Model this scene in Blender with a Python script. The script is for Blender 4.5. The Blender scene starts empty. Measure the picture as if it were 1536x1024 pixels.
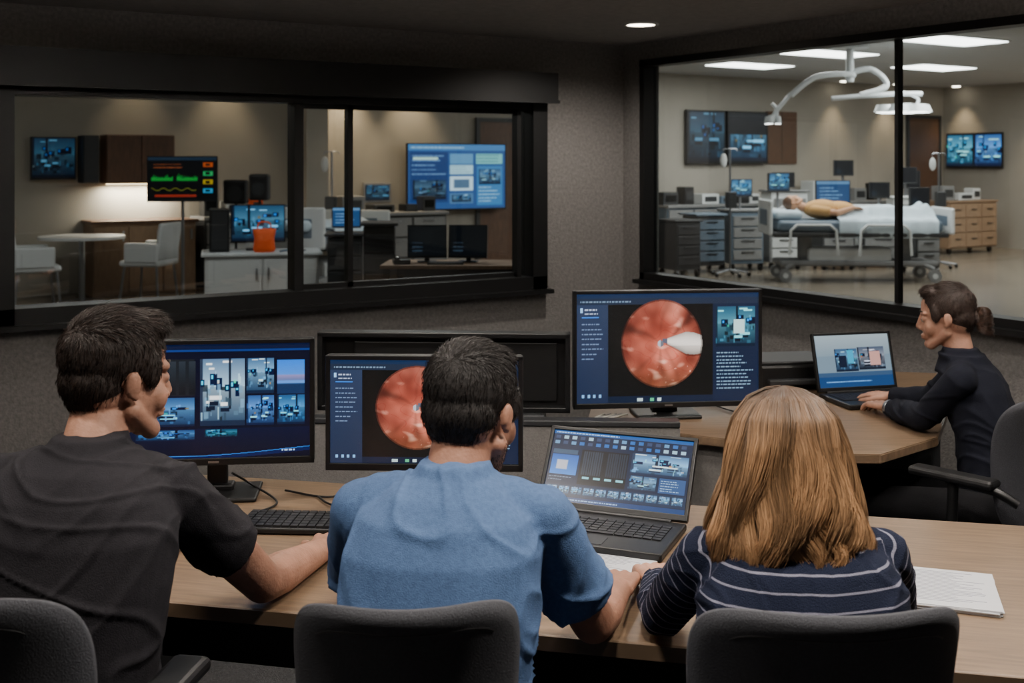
import bpy, bmesh, math, random
import numpy as np
from mathutils import Vector, Matrix, noise
random.seed(7); rng=np.random.default_rng(7)
TH=math.radians(32.2); CA,SA=math.cos(TH),math.sin(TH)
CX,CY,CZ=-4.42,-5.72,1.65
def V(x,y): return (CX+x*CA+y*SA, CY-x*SA+y*CA)
COL=bpy.context.scene.collection
def lin(c): return tuple((v/12.92 if v<=.04045 else ((v+.055)/1.055)**2.4) for v in c[:3])
# ------------------------------------------------------------ materials
def M(name,col,rough=.6,metal=0,bump=0,bscale=60,var=0,vscale=6,emis=None,es=0,spec=.5,sss=0,stretch=None,coat=0):
    m=bpy.data.materials.new(name); m.use_nodes=True; nt=m.node_tree; N=nt.nodes; L=nt.links
    b=N['Principled BSDF']; c=lin(col)
    b.inputs['Base Color'].default_value=(*c,1); b.inputs['Roughness'].default_value=rough
    b.inputs['Metallic'].default_value=metal; b.inputs['Specular IOR Level'].default_value=spec
    if coat: b.inputs['Coat Weight'].default_value=coat
    if sss:
        b.inputs['Subsurface Weight'].default_value=sss; b.inputs['Subsurface Radius'].default_value=(.012,.005,.003); b.inputs['Subsurface Scale'].default_value=1
    if emis: b.inputs['Emission Color'].default_value=(*lin(emis),1); b.inputs['Emission Strength'].default_value=es
    tc=N.new('ShaderNodeTexCoord'); mp=N.new('ShaderNodeMapping'); L.new(tc.outputs['Object'],mp.inputs['Vector'])
    if stretch: mp.inputs['Scale'].default_value=stretch
    if var:
        n=N.new('ShaderNodeTexNoise'); n.inputs['Scale'].default_value=vscale; n.inputs['Detail'].default_value=6
        L.new(mp.outputs[0],n.inputs['Vector'])
        r=N.new('ShaderNodeValToRGB'); r.color_ramp.elements[0].position=.3; r.color_ramp.elements[1].position=.7
        r.color_ramp.elements[0].color=(*[x*(1-var) for x in c],1); r.color_ramp.elements[1].color=(*[min(1,x*(1+var)) for x in c],1)
        L.new(n.outputs['Fac'],r.inputs['Fac']); L.new(r.outputs[0],b.inputs['Base Color'])
    if bump:
        n=N.new('ShaderNodeTexNoise'); n.inputs['Scale'].default_value=bscale; n.inputs['Detail'].default_value=4
        L.new(mp.outputs[0],n.inputs['Vector']); bp=N.new('ShaderNodeBump'); bp.inputs['Strength'].default_value=bump; bp.inputs['Distance'].default_value=.01
        L.new(n.outputs['Fac'],bp.inputs['Height']); L.new(bp.outputs[0],b.inputs['Normal'])
    return m
def attr_mat(name,attr,rough=.5,emis=0,tint=1,spec=.5,sheen=0):
    m=bpy.data.materials.new(name); m.use_nodes=True; nt=m.node_tree; b=nt.nodes['Principled BSDF']
    a=nt.nodes.new('ShaderNodeAttribute'); a.attribute_name=attr
    if emis:
        b.inputs['Base Color'].default_value=(.01,.01,.012,1)
        nt.links.new(a.outputs['Color'],b.inputs['Emission Color']); b.inputs['Emission Strength'].default_value=emis
    else: nt.links.new(a.outputs['Color'],b.inputs['Base Color'])
    b.inputs['Roughness'].default_value=rough; b.inputs['Specular IOR Level'].default_value=spec
    return m
mWall=M('wall_fabric',(.475,.465,.455),.9,bump=.5,bscale=110,var=.22,vscale=55)
mCeil=M('ceiling_paint',(.68,.67,.66),.95,bump=.2,bscale=150,var=.10,vscale=30)
mCarpet=M('carpet',(.30,.30,.31),.95,bump=.6,bscale=200,var=.3,vscale=90)
mFrame=M('black_frame',(.055,.057,.062),.45,bump=.03,bscale=300)
mBlack=M('black_plastic',(.06,.062,.068),.42)
mBlackG=M('gloss_black',(.03,.03,.035),.15)
mDGrey=M('dark_grey_plastic',(.17,.175,.185),.5)
mGrey=M('grey_laminate',(.50,.50,.50),.6,var=.05,vscale=20)
mPanel=M('partition_fabric',(.47,.46,.45),.9,bump=.3,bscale=300,var=.15,vscale=150)
mWhite=M('white_plastic',(.82,.83,.83),.4)
mWhiteMetal=M('white_enamel',(.85,.87,.88),.3)
mSteel=M('steel',(.65,.66,.68),.3,1)
mWoodTop=M('desk_oak',(.46,.38,.30),.40,bump=.05,bscale=60,var=.26,vscale=7,stretch=(1,14,6))
mWoodEdge=M('desk_edge',(.40,.33,.26),.5,var=.1,vscale=10)
mWalnut=M('walnut',(.36,.25,.18),.5,var=.3,vscale=8,stretch=(8,8,1))
mOak=M('oak_cabinet',(.58,.47,.37),.55,var=.15,vscale=8,stretch=(6,6,1))
mSimWall=M('sim_wall',(.625,.60,.56),.85,var=.04,vscale=2)
mSimCeil=M('sim_ceiling',(.72,.72,.71),.9)
mSimFloor=M('vinyl_floor',(.46,.42,.37),.25,var=.08,vscale=2)
mSheet=M('bed_sheet',(.80,.86,.90),.8,bump=.4,bscale=12)
mBlanket=M('tan_gown',(.78,.60,.38),.9,bump=.5,bscale=15)
mManSkin=M('manikin_vinyl',(.80,.60,.47),.5)
mBlueGrey=M('blue_grey_plastic',(.38,.44,.50),.5)
mOrange=M('orange_bag',(.95,.36,.08),.6,bump=.3,bscale=25)
mChairFab=M('chair_fabric',(.225,.23,.25),.9,bump=.35,bscale=450,var=.15,vscale=250)
mPaper=M('paper',(.80,.81,.83),.8)
mInk=M('paper_ink',(.50,.52,.58),.8)
mCableW=M('white_cable',(.75,.74,.70),.5)
mKey=M('keycap',(.10,.10,.11),.5)
mShoe=M('shoe',(.08,.08,.08),.5)
mPanelLight=M('light_panel',(1,1,1),.5,emis=(1,.98,.95),es=9)
mStrip=M('strip_light',(1,1,1),.5,emis=(1,.86,.66),es=7)
mDown=M('downlight_lens',(1,1,1),.5,emis=(1,.93,.84),es=18)
mScreen=attr_mat('screen','Col',rough=.25,emis=1.45)
mScreenDim=attr_mat('screen_far','Col',rough=.3,emis=1.6)
def glass():
    m=bpy.data.materials.new('window_glass'); m.use_nodes=True; nt=m.node_tree; nt.nodes.clear()
    o=nt.nodes.new('ShaderNodeOutputMaterial'); mx=nt.nodes.new('ShaderNodeMixShader'); t=nt.nodes.new('ShaderNodeBsdfTransparent'); g=nt.nodes.new('ShaderNodeBsdfGlossy')
    t.inputs[0].default_value=(.87,.915,.93,1); g.inputs['Roughness'].default_value=.02
    f=nt.nodes.new('ShaderNodeLayerWeight'); f.inputs[0].default_value=.5
    p=nt.nodes.new('ShaderNodeMath'); p.operation='POWER'; p.inputs[1].default_value=4; q=nt.nodes.new('ShaderNodeMath'); q.operation='MULTIPLY_ADD'; q.inputs[1].default_value=.45; q.inputs[2].default_value=.085
    nt.links.new(f.outputs['Facing'],p.inputs[0]); nt.links.new(p.outputs[0],q.inputs[0])
    nt.links.new(q.outputs[0],mx.inputs[0]); nt.links.new(t.outputs[0],mx.inputs[1]); nt.links.new(g.outputs[0],mx.inputs[2]); nt.links.new(mx.outputs[0],o.inputs[0])
    return m
mGlass=glass()
# ------------------------------------------------------------ geometry helpers
def link(o,parent=None):
    COL.objects.link(o)
    if parent: o.parent=parent
    return o
def root(name,x,y,z=0,yaw=0):
    e=bpy.data.objects.new(name,None); e.empty_display_size=.1; px,py=V(x,y); e.location=(px,py,z); e.rotation_euler=(0,0,math.radians(yaw)-TH); return link(e)
def rootH(name,a,b,z=0,yaw=0):
    e=bpy.data.objects.new(name,None); e.empty_display_size=.1; e.location=(a,b,z); e.rotation_euler=(0,0,math.radians(yaw)); return link(e)
def mesh_obj(name,bm,mat,parent=None,smooth=False,loc=(0,0,0),rot=(0,0,0)):
    me=bpy.data.meshes.new(name); bm.to_mesh(me); bm.free()
    if smooth:
        for p in me.polygons: p.use_smooth=True
    me.materials.append(mat); o=bpy.data.objects.new(name,me); o.location=loc; o.rotation_euler=rot; return link(o,parent)
def box(p,name,size,loc,mat,bev=0,rot=(0,0,0),seg=2):
    bm=bmesh.new(); bmesh.ops.create_cube(bm,size=1)
    for v in bm.verts: v.co=Vector((v.co.x*size[0],v.co.y*size[1],v.co.z*size[2]))
    if bev: bmesh.ops.bevel(bm,geom=bm.edges[:],offset=min(bev,min(size)*.48),segments=seg,affect='EDGES',profile=.5)
    return mesh_obj(name,bm,mat,p,False,loc,rot)
def boxes(p,name,lst,mat):
    bm=bmesh.new()
    for (x0,x1,y0,y1,z0,z1) in lst:
        r=bmesh.ops.create_cube(bm,size=1)
        for v in r['verts']: v.co=Vector(((x0+x1)/2+v.co.x*(x1-x0),(y0+y1)/2+v.co.y*(y1-y0),(z0+z1)/2+v.co.z*(z1-z0)))
    return mesh_obj(name,bm,mat,p)
def cyl(p,name,r,h,loc,mat,r2=None,rot=(0,0,0),seg=28,bev=0):
    bm=bmesh.new(); bmesh.ops.create_cone(bm,cap_ends=True,segments=seg,radius1=r,radius2=r if r2 is None else r2,depth=h)
    o=mesh_obj(name,bm,mat,p,True,loc,rot)
    o.data.set_sharp_from_angle(angle=.7)
    return o
def ball(p,name,r,loc,mat,sc=(1,1,1),rot=(0,0,0)):
    bm=bmesh.new(); bmesh.ops.create_uvsphere(bm,u_segments=20,v_segments=14,radius=r)
    for v in bm.verts: v.co=Vector((v.co.x*sc[0],v.co.y*sc[1],v.co.z*sc[2]))
    return mesh_obj(name,bm,mat,p,True,loc,rot)
def catmull(pts,n=8):
    P=[Vector(p) for p in pts]; out=[]
    for i in range(len(P)-1):
        p0=P[max(i-1,0)];p1=P[i];p2=P[i+1];p3=P[min(i+2,len(P)-1)]
        for k in range(n):
            t=k/n; out.append(.5*((2*p1)+(-p0+p2)*t+(2*p0-5*p1+4*p2-p3)*t*t+(-p0+3*p1-3*p2+p3)*t**3))
    out.append(P[-1]); return out
def tube(p,name,pts,r,mat,smooth=False,seg=10):
    if smooth: pts=catmull(pts)
    cu=bpy.data.curves.new(name,'CURVE'); cu.dimensions='3D'; cu.bevel_depth=r; cu.bevel_resolution=3; cu.use_fill_caps=True
    s=cu.splines.new('POLY'); s.points.add(len(pts)-1)
    for i,q in enumerate(pts): s.points[i].co=(*q,1)
    o=bpy.data.objects.new(name+'_tmp',cu); COL.objects.link(o)
    dg=bpy.context.evaluated_depsgraph_get(); me=bpy.data.meshes.new_from_object(o.evaluated_get(dg))
    bpy.data.objects.remove(o); bpy.data.curves.remove(cu)
    me.name=name; me.materials.clear(); me.materials.append(mat)
    for f in me.polygons: f.use_smooth=True
    return link(bpy.data.objects.new(name,me),p)
def prism(p,name,poly,z0,z1,mat,bev=0):
    bm=bmesh.new(); vs=[bm.verts.new((x,y,z0)) for x,y in poly]; f=bm.faces.new(vs)
    r=bmesh.ops.extrude_face_region(bm,geom=[f])
    for g in r['geom']:
        if isinstance(g,bmesh.types.BMVert): g.co.z=z1
    bmesh.ops.recalc_face_normals(bm,faces=bm.faces[:])
    if bev: bmesh.ops.bevel(bm,geom=bm.edges[:],offset=bev,segments=2,affect='EDGES')
    return mesh_obj(name,bm,mat,p)
def light(p,name,kind,loc,power,col=(1,1,1),size=.3,sizey=None,rot=(0,0,0),spot=None,blend=.6,spread=None):
    l=bpy.data.lights.new(name,kind); l.energy=power; l.color=col
    if kind=='AREA':
        l.size=size
        if sizey: l.shape='RECTANGLE'; l.size_y=sizey
        else: l.shape='DISK'
        if spread: l.spread=math.radians(spread)
    elif kind=='SPOT': l.spot_size=math.radians(spot or 90); l.spot_blend=blend; l.shadow_soft_size=size
    else: l.shadow_soft_size=size
    o=bpy.data.objects.new(name,l); o.location=loc; o.rotation_euler=rot; return link(o,p)
# ------------------------------------------------------------ screens
class Cv:
    def __init__(s,W,H,bg=(.05,.08,.14)): s.W,s.H=W,H; s.a=np.zeros((H,W,3)); s.a[:]=bg; s.r=np.random.default_rng(W*7+H)
    def rect(s,x0,y0,x1,y1,c,c2=None,al=1):
        X0,X1=int(round(x0*s.W)),int(round(x1*s.W)); Y0,Y1=int(round(y0*s.H)),int(round(y1*s.H)); X1=max(X1,X0+1);Y1=max(Y1,Y0+1)
        X0,Y0=max(X0,0),max(Y0,0); X1,Y1=min(X1,s.W),min(Y1,s.H)
        if X1<=X0 or Y1<=Y0: return
        if c2 is None: s.a[Y0:Y1,X0:X1]=s.a[Y0:Y1,X0:X1]*(1-al)+np.array(c)*al
        else:
            t=np.linspace(0,1,Y1-Y0)[:,None,None]; s.a[Y0:Y1,X0:X1]=np.array(c)*(1-t)+np.array(c2)*t
    def text(s,x0,y0,x1,y1,rows,c=(.55,.63,.75),fill=.3):
        h=(y1-y0)/rows
        for i in range(rows):
            x=x0; end=x0+(x1-x0)*s.r.uniform(.5,1)
            while x<end:
                w=s.r.uniform(.006,.022); s.rect(x,y0+i*h+h*.3,min(x+w,end),y0+i*h+h*.3+h*fill,c,al=.8); x+=w+.005
    def blur(s,x0,y0,x1,y1,n=1):
        X0,X1,Y0,Y1=int(x0*s.W),int(x1*s.W),int(y0*s.H),int(y1*s.H); 
        for _ in range(n):
            b=s.a[Y0:Y1,X0:X1].copy()
            if b.shape[0]<3 or b.shape[1]<3: return
            p=np.pad(b,((1,1),(1,1),(0,0)),'edge'); s.a[Y0:Y1,X0:X1]=(p[1:-1,1:-1]*2+p[:-2,1:-1]+p[2:,1:-1]+p[1:-1,:-2]+p[1:-1,2:])/6
    def thumb(s,x0,y0,x1,y1,seed,br=1.0,tint=(.75,.97,1.15)):
        r=np.random.default_rng(seed); T=np.array(tint)*br; w,h=x1-x0,y1-y0
        def R(a,b,c,d,col,col2=None,al=1):
            s.rect(x0+a*w,y0+b*h,x0+min(c,1)*w,y0+min(d,1)*h,np.clip(np.array(col)*T,0,1),None if col2 is None else np.clip(np.array(col2)*T,0,1),al)
        R(0,0,1,.42,(.26,.32,.38),(.50,.56,.58)); R(0,.42,1,1,(.40,.43,.44),(.12,.17,.22))
        for i in range(3):
            x=r.uniform(0,.75); y=r.uniform(.02,.14); R(x,y,x+r.uniform(.1,.22),y+.03,(.98,1,1.))
        k=r.uniform(.3,.7); R(k,.0,k+.05,.75,(.07,.09,.12)); R(0,.0,.05,.8,(.12,.14,.18))
        for i in range(6):
            x=r.uniform(0,.85);y=r.uniform(.18,.42); R(x,y,x+r.uniform(.08,.2),y+r.uniform(.08,.18),(.03,.07,.14)); R(x+.02,y+.02,x+.07,y+.08,(.15,.6,.9))
        for i in range(26):
            x=r.uniform(0,.95);y=r.uniform(.38,.85); v=r.uniform(.03,.55); R(x,y,x+r.uniform(.02,.12),y+r.uniform(.03,.14),(v*.8,v*1.03,v*1.15),al=.75)
        for i in range(2):
            x=r.uniform(0,.9);y=r.uniform(.3,.7); R(x,y,x+.05,y+.06,[(.85,.45,.2),(.2,.7,.5),(.8,.6,.5)][int(r.integers(3))],al=.8)
        for i in range(3):
            x=r.uniform(0,.7);y=r.uniform(.5,.72); R(x,y,x+r.uniform(.12,.28),y+r.uniform(.04,.07),(.88,.95,.98)); R(x,y+.08,x+.2,y+.14,(.06,.08,.12))
        for i in range(8):
            x=r.uniform(0,.9);y=r.uniform(.15,.8); R(x,y,x+r.uniform(.01,.03),y+r.uniform(.05,.2),(.6,.68,.72),al=.7)
        R(0,.92,1,1,(.08,.11,.16)); s.blur(x0,y0,x1,y1,1)
    def disc(s,cx,cy,rad,fn):
        yy,xx=np.mgrid[0:s.H,0:s.W]; u=(xx/s.W-cx)/rad; v=((yy/s.H-cy)*s.H/s.W)/rad; m=u*u+v*v<1
        for j,i in zip(*np.nonzero(m)): s.a[j,i]=fn(u[j,i],v[j,i])
def paint_endo(W=380,H=209):
    c=Cv(W,H,(.05,.06,.06)); c.rect(0,0,1,.045,(.10,.17,.28)); c.rect(0,.045,1,.10,(.13,.17,.24)); c.text(.02,.05,.4,.1,1,(.5,.6,.7))
    c.rect(0,.1,.17,1,(.17,.22,.32),(.13,.17,.26)); c.rect(.02,.13,.035,.17,(.6,.8,1)); c.text(.045,.13,.15,.2,2,(.85,.9,1))
    c.text(.03,.26,.15,.62,8,(.5,.6,.75),.22); c.rect(.03,.21,.12,.222,(.2,.5,.9))
    for i in range(4): c.rect(.03+i*.03,.92,.043+i*.03,.945,(.5,.7,.9))
    c.rect(.17,.94,.75,1,(.07,.12,.2)); c.rect(.33,.955,.36,.985,(.7,.8,.8)); c.rect(.4,.955,.42,.985,(.3,.7,.5)); c.rect(.44,.955,.46,.985,(.8,.9,.9))
    def f(u,v):
        n=noise.noise(Vector((u*1.5,v*1.5,3)))+.35*noise.noise(Vector((u*4,v*4,9)))
        b=.80-.26*(u*u+v*v)+.34*n
        ang=math.atan2(v,u+.03); rr=math.hypot(u+.03,v); wob=.5*noise.noise(Vector((u*2,v*2,40)))
        b*=1-.34*max(0,math.cos(ang*3+1.1+rr+wob))**10*min(1,rr*1.8)
        b*=1-.14*max(0,math.cos(ang*5+2.1-rr*1.5+wob))**8*min(1,rr*1.5)
        col=np.array([.93,.47+.10*n,.38+.10*n])*b
        ves=abs(noise.noise(Vector((u*2.6+7,v*3.6,1))))
        if ves<.025: col*=np.array([.96,.84,.84])
        if v>.35: col=col*(1-.10*(v-.35))+np.array([.18,.15,.08])*(v-.35)
        hl=noise.noise(Vector((u*3.2+3,v*6,20)))
        if hl>.27: col=col+np.array([.24,.28,.26])*(hl-.27)*2.6
        hl=noise.noise(Vector((u*15,v*15,30)))
        if hl>.5 and v>.35: col=col+np.array([.3,.3,.3])*(hl-.5)*4
        w_=.05+.20*min(1,max(0,(u-.10))*2.0)*(1 if u<.8 else max(.6,1-(u-.8)*1.2)); dv=abs(v+.02-.10*(u-.5))
        if u>.02 and dv<w_:
            if u>.14: col=np.array([.98,.94,.90])*(1.0-.32*(dv/w_)**2)-(.12 if v>.05 else 0)
            else: col=np.array([.35,.36,.42])
        elif u>.1 and dv<w_+.04 and v>0: col*=.72
        if math.hypot(u+.03,v)<.075: col=np.array([.40,.42,.46])+(.3 if u<-.03 else 0)
        if u*u+v*v>.93: col*=.65
        return np.clip(col,0,1)
    c.rect(.17,.1,.74,.94,(.055,.065,.06)); c.disc(.463,.46,.222,f)
    c.rect(.745,.1,1,1,(.08,.13,.22)); c.thumb(.76,.13,.98,.5,4,1.0,(.6,1.0,1.1)); c.rect(.86,.25,.92,.38,(.75,.9,.9)); c.text(.765,.54,.97,.90,11,(.6,.75,.85),.28)
    return c
def paint_multi(W=350,H=220):
    c=Cv(W,H,(.02,.05,.13)); c.rect(0,0,1,.05,(.05,.09,.2)); c.rect(0,.05,1,.07,(.08,.2,.45))
    c.rect(0,.13,.40,.45,(.10,.12,.14));
    for i in range(8): c.rect(.02+i*.05,.15,.055+i*.05,.44,(.16,.19,.22),(.06,.08,.1))
    c.thumb(0,.47,.40,.72,11,1.0,(.6,.95,1.3)); c.thumb(.43,.13,.66,.72,12,1.4,(.92,1,1.08)); c.thumb(.67,.13,.81,.44,13,1.25); c.thumb(.67,.46,.81,.72,14,1.1,(.6,.9,1.3))
    c.rect(.83,.15,.97,.45,(.10,.45,.90),(.45,.60,.85)); c.rect(.83,.28,.97,.33,(.55,.50,.70),(.35,.4,.6)); c.rect(.83,.36,.97,.45,(.08,.18,.32)); c.blur(.83,.15,.97,.45,3); c.thumb(.83,.46,.97,.72,15,1.0,(.5,.95,1.3))
    c.rect(0,.74,1,1,(.02,.07,.18),(.01,.04,.12)); c.thumb(.1,.75,.40,.84,19,.9,(.5,.9,1.3)); c.thumb(.45,.75,.62,.82,20,.8,(.4,1,1.2))
    for i in range(W):
        y=.93+.05*math.sin(i/W*3+.5); j=int(min(.99,y)*H); c.a[j,i]=(.15,.5,.9); c.a[min(H-1,j+1):min(H,j+8),i]+=(.0,.05,.14)
    c.text(.85,.92,.98,.97,1,(.8,.9,1)); return c
def paint_lap(W=350,H=196):
    c=Cv(W,H,(.05,.12,.22)); c.rect(0,0,1,.05,(.10,.32,.58)); c.text(.02,.01,.5,.05,1,(.8,.9,1))
    for r in range(2):
        for i in range(16): 
            c.rect(.02+i*.06,.07+r*.08,.055+i*.06,.115+r*.08,[(.35,.55,.72),(.12,.38,.68),(.60,.74,.82),(.18,.25,.38)][int(rng.integers(4))])
    c.rect(.02,.27,.2,.33,(.2,.3,.4)); c.rect(.02,.34,.21,.62,(.1,.35,.7),(.2,.5,.85)); c.rect(.06,.42,.14,.55,(.75,.75,.8)); c.text(.02,.64,.2,.72,2); c.blur(.02,.34,.21,.62,2)
    c.rect(.23,.25,.57,.74,(.03,.05,.07))
    for i in range(9): c.rect(.245+i*.016,.27,.256+i*.016,.60,(.16,.2,.25)); c.rect(.42+i*.016,.27,.431+i*.016,.60,(.13,.17,.22))
    for i in range(4): c.rect(.26+i*.08,.63,.31+i*.08,.66,(.5,.8,.85))
    c.thumb(.59,.23,.98,.52,31,1.4); c.thumb(.59,.54,.78,.74,32,1.15); c.rect(.8,.54,.98,.74,(.16,.3,.5)); c.text(.81,.56,.97,.73,5,(.7,.85,.95))
    c.rect(0,.76,1,.92,(.08,.16,.26))
    for i in range(11): c.thumb(.02+i*.088,.78,.095+i*.088,.89,50+i,1.4); 
    c.rect(0,.93,1,1,(.06,.22,.42)); c.text(.05,.94,.8,.99,1,(.7,.85,1)); return c
def paint_lap2(W=220,H=138):
    c=Cv(W,H,(.42,.50,.56)); c.rect(0,0,1,.4,(.58,.64,.67),(.46,.53,.58)); c.rect(0,.8,1,1,(.10,.24,.42)); c.thumb(.25,.27,.55,.7,61,1.0); c.thumb(.56,.25,.92,.68,62,1.0,(1,.95,1))
    c.rect(.72,.33,.86,.6,(.75,.56,.52)); c.rect(.3,.4,.4,.62,(.05,.1,.18)); c.rect(.42,.3,.5,.55,(.15,.6,.75)); c.blur(.25,.25,.92,.7,1); c.text(.1,.86,.8,.94,1,(.5,.75,1)); c.rect(0,.72,1,.8,(.2,.3,.42)); return c
def paint_vitals(W=120,H=78):
    c=Cv(W,H,(.02,.03,.04)); c.rect(0,0,1,.08,(.1,.15,.2))
    for k,(cl,y,x0,x1) in enumerate([((.08,.55,.2),.5,.05,.36),((.08,.55,.2),.5,.42,.72),((.5,.5,.15),.75,.05,.7)]):
        for i in range(int(W*x0),int(W*x1)):
            yy=y-(.09*abs(noise.noise(Vector((i*.35,k,0))))*2 if k<2 else .03*math.sin(i*.3)); j=int(yy*H); c.a[j:int((y+.06)*H) if k<2 else j+1,i]=np.array(cl)*(.8 if i%3 else 1)
    for i,cl in enumerate([(.6,.25,.1),(.15,.55,.3),(.6,.5,.1),(.15,.5,.65)]): c.rect(.80,.13+i*.2,.94,.23+i*.2,cl); c.rect(.83,.15+i*.2,.9,.21+i*.2,(.03,.03,.03))
    c.text(.08,.14,.7,.28,2,(.6,.3,.15)); c.rect(.1,.87,.7,.92,(.5,.15,.1)); return c
def paint_dash(W=200,H=125):
    c=Cv(W,H,(.16,.30,.50)); c.rect(0,0,1,.1,(.25,.45,.65)); c.text(.03,.02,.7,.09,1,(.7,.85,.9)); c.rect(.02,.12,.4,.9,(.12,.22,.40)); c.text(.04,.15,.38,.5,5,(.5,.65,.8))
    c.rect(.42,.14,.66,.30,(.35,.55,.70)); c.rect(.42,.32,.66,.46,(.65,.8,.85)); c.text(.43,.33,.65,.45,3,(.3,.45,.5)); c.rect(.69,.14,.97,.30,(.45,.72,.72)); c.text(.7,.15,.95,.29,3,(.2,.4,.45)); c.rect(.42,.5,.66,.72,(.75,.85,.9)); c.rect(.46,.54,.62,.68,(.3,.4,.5)); c.rect(.7,.34,.97,.95,(.22,.45,.65)); c.thumb(.72,.38,.95,.62,8,1.0); c.text(.72,.65,.95,.92,5,(.8,.95,1)); c.rect(.05,.2,.3,.24,(.7,.85,.8)); c.rect(.42,.76,.66,.92,(.30,.45,.60)); c.thumb(.44,.78,.64,.90,9,.9); c.thumb(.05,.55,.38,.85,5,.7); c.blur(0,0,1,1,1); return c
def paint_thumb(seed,W=140,H=92,br=1.,tint=(.65,.97,1.15)):
    c=Cv(W,H); c.thumb(0,0,1,1,seed,br,tint); return c
def paint_duo(seed,W=160,H=90,br=1.):
    c=Cv(W,H,(.03,.05,.08)); c.thumb(0,.05,.48,.95,seed,br,(.6,1,1.1)); c.thumb(.52,.05,1,.95,seed+1,br,(.6,.9,1.25)); return c
def paint_blue(W=60,H=40):
    c=Cv(W,H,(.12,.26,.42)); c.rect(0,0,1,.15,(.35,.5,.65)); c.text(.1,.25,.9,.9,4,(.5,.65,.8)); return c
def paint_dark(W=60,H=40):
    c=Cv(W,H,(.03,.05,.07)); c.text(.1,.5,.6,.9,3,(.2,.25,.3)); return c
def screen(p,name,cv,w,h,loc,mat=None,rot=(0,0,0)):
    W,H=cv.W,cv.H; xs=np.linspace(-w/2,w/2,W); zs=np.linspace(h/2,-h/2,H)
    X,Z=np.meshgrid(xs,zs); v=np.stack([X.ravel(),np.zeros(W*H),Z.ravel()],1)
    i=np.arange(W*H).reshape(H,W); f=np.stack([i[1:,:-1],i[1:,1:],i[:-1,1:],i[:-1,:-1]],-1).reshape(-1,4)
    me=bpy.data.meshes.new(name); me.from_pydata(v.tolist(),[],f.tolist())
    a=me.color_attributes.new('Col','FLOAT_COLOR','POINT'); c=np.clip(cv.a.reshape(-1,3),0,1)**2.2
    a.data.foreach_set('color',np.concatenate([c,np.ones((len(c),1))],1).astype(np.float32).ravel())
    me.materials.append(mat or mScreen); o=bpy.data.objects.new(name,me); o.location=loc; o.rotation_euler=rot; return link(o,p)
def casing(p,w,h,loc,cv,mat=None,bez=.012,th=.028,rot=(0,0,0),scr=None):
    e=bpy.data.objects.new('display_head',None); e.empty_display_size=.05; e.location=loc; e.rotation_euler=rot; link(e,p)
    mb=mat or mBlack
    box(e,'back_shell',(w,th,h),(0,th/2+.004,0),mb,.006)
    box(e,'bezel_top',(w,.012,bez),(0,0,h/2-bez/2),mb,.002); box(e,'bezel_bottom',(w,.012,bez*1.6),(0,0,-h/2+bez*.8),mb,.002)
    box(e,'bezel_side_a',(bez,.012,h),(-w/2+bez/2,0,0),mb,.002); box(e,'bezel_side_b',(bez,.012,h),(w/2-bez/2,0,0),mb,.002)
    screen(e,'screen',cv,w-2*bez,h-bez*2.6,(0,-.0005,bez*.3),scr)
    return e
def monitor(name,x,y,yaw,w,h,zc,cv,ztable,tilt=0):
    r=root(name,x,y,ztable,yaw); e=casing(r,w,h,(0,-.03,zc-ztable),cv,rot=(math.radians(tilt),0,0))
    box(e,'rear_bulge',(w*.45,.03,h*.45),(0,.045,0),mBlack,.012)
    box(e,'logo_plate',(.028,.002,.005),(0,-.0068,-h/2+.009),mSteel)
    box(r,'neck',(.055,.022,zc-ztable),(0,.04,(zc-ztable)/2+.004),mBlack,.006)
    box(r,'base_plate',(.23,.17,.012),(0,.02,.006),mBlack,.005); box(r,'base_riser',(.09,.05,.02),(0,.04,.018),mBlack,.006)
    return r
def laptop(name,x,y,yaw,w,d,sh,tilt,cv,z):
    r=root(name,x,y,z,yaw)
    box(r,'base',(w,d,.018),(0,-d/2,.010),mBlack,.005)
    lst=[]
    n=15
    for row in range(6):
        for k in range(n):
            if row==5 and 4<=k<=9:
                if k!=4: continue
                x0=-w*.44+k*w*.88/n; lst.append((x0,x0+w*.88*6/n-.003,-.045-row*.0185-.015,-.045-row*.0185,.019,.0215)); continue
            x0=-w*.44+k*w*.88/n; lst.append((x0,x0+w*.88/n-.003,-.045-row*.0185-.015,-.045-row*.0185,.019,.0215))
    boxes(r,'keyboard_keys',lst,mKey)
    box(r,'trackpad',(.10,.055,.001),(0,-d+.042,.0192),mDGrey)
    tube(r,'hinge_bar',[(-w*.4,0,.018),(w*.4,0,.018)],.007,mBlack)
    casing(r,w,sh,(0,math.sin(math.radians(tilt))*sh/2+.004,.02+math.cos(math.radians(tilt))*sh/2),cv,th=.008,bez=.010,rot=(-math.radians(tilt),0,0))
    return r
# ------------------------------------------------------------ room shell
CE=2.385; SC=3.1
boxes(None,'wall_left',[(-7,0,0,.12,0,.93),(-7,0,0,.12,2.03,SC),(-7,-3.6,0,.12,.93,2.03),(-.63,.12,0,.12,.93,2.03),(0,.12,0,.12,0,.93),(0,.12,0,.12,2.03,SC)],mWall)
boxes(None,'wall_right',[(0,.12,-9,0,0,.95),(0,.12,-9,0,2.27,SC),(0,.12,-.2,0,.95,2.27),(0,.12,-9,-4.3,.95,2.27)],mWall)
boxes(None,'wall_back',[(-7,0,-9.12,-9,0,SC)],mWall)
boxes(None,'wall_side',[(-7.12,-7,-9.12,.12,0,SC)],mWall)
boxes(None,'ceiling',[(-7,0,-9,0,CE,CE+.05)],mCeil)
boxes(None,'floor',[(-7,.0,-9,0,-.05,0)],mCarpet)
boxes(None,'floor_simulation_ward',[(-7,14.5,.12,8.7,.0,.1),(.12,14.5,-7,.12,.0,.1)],mSimFloor)
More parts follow.
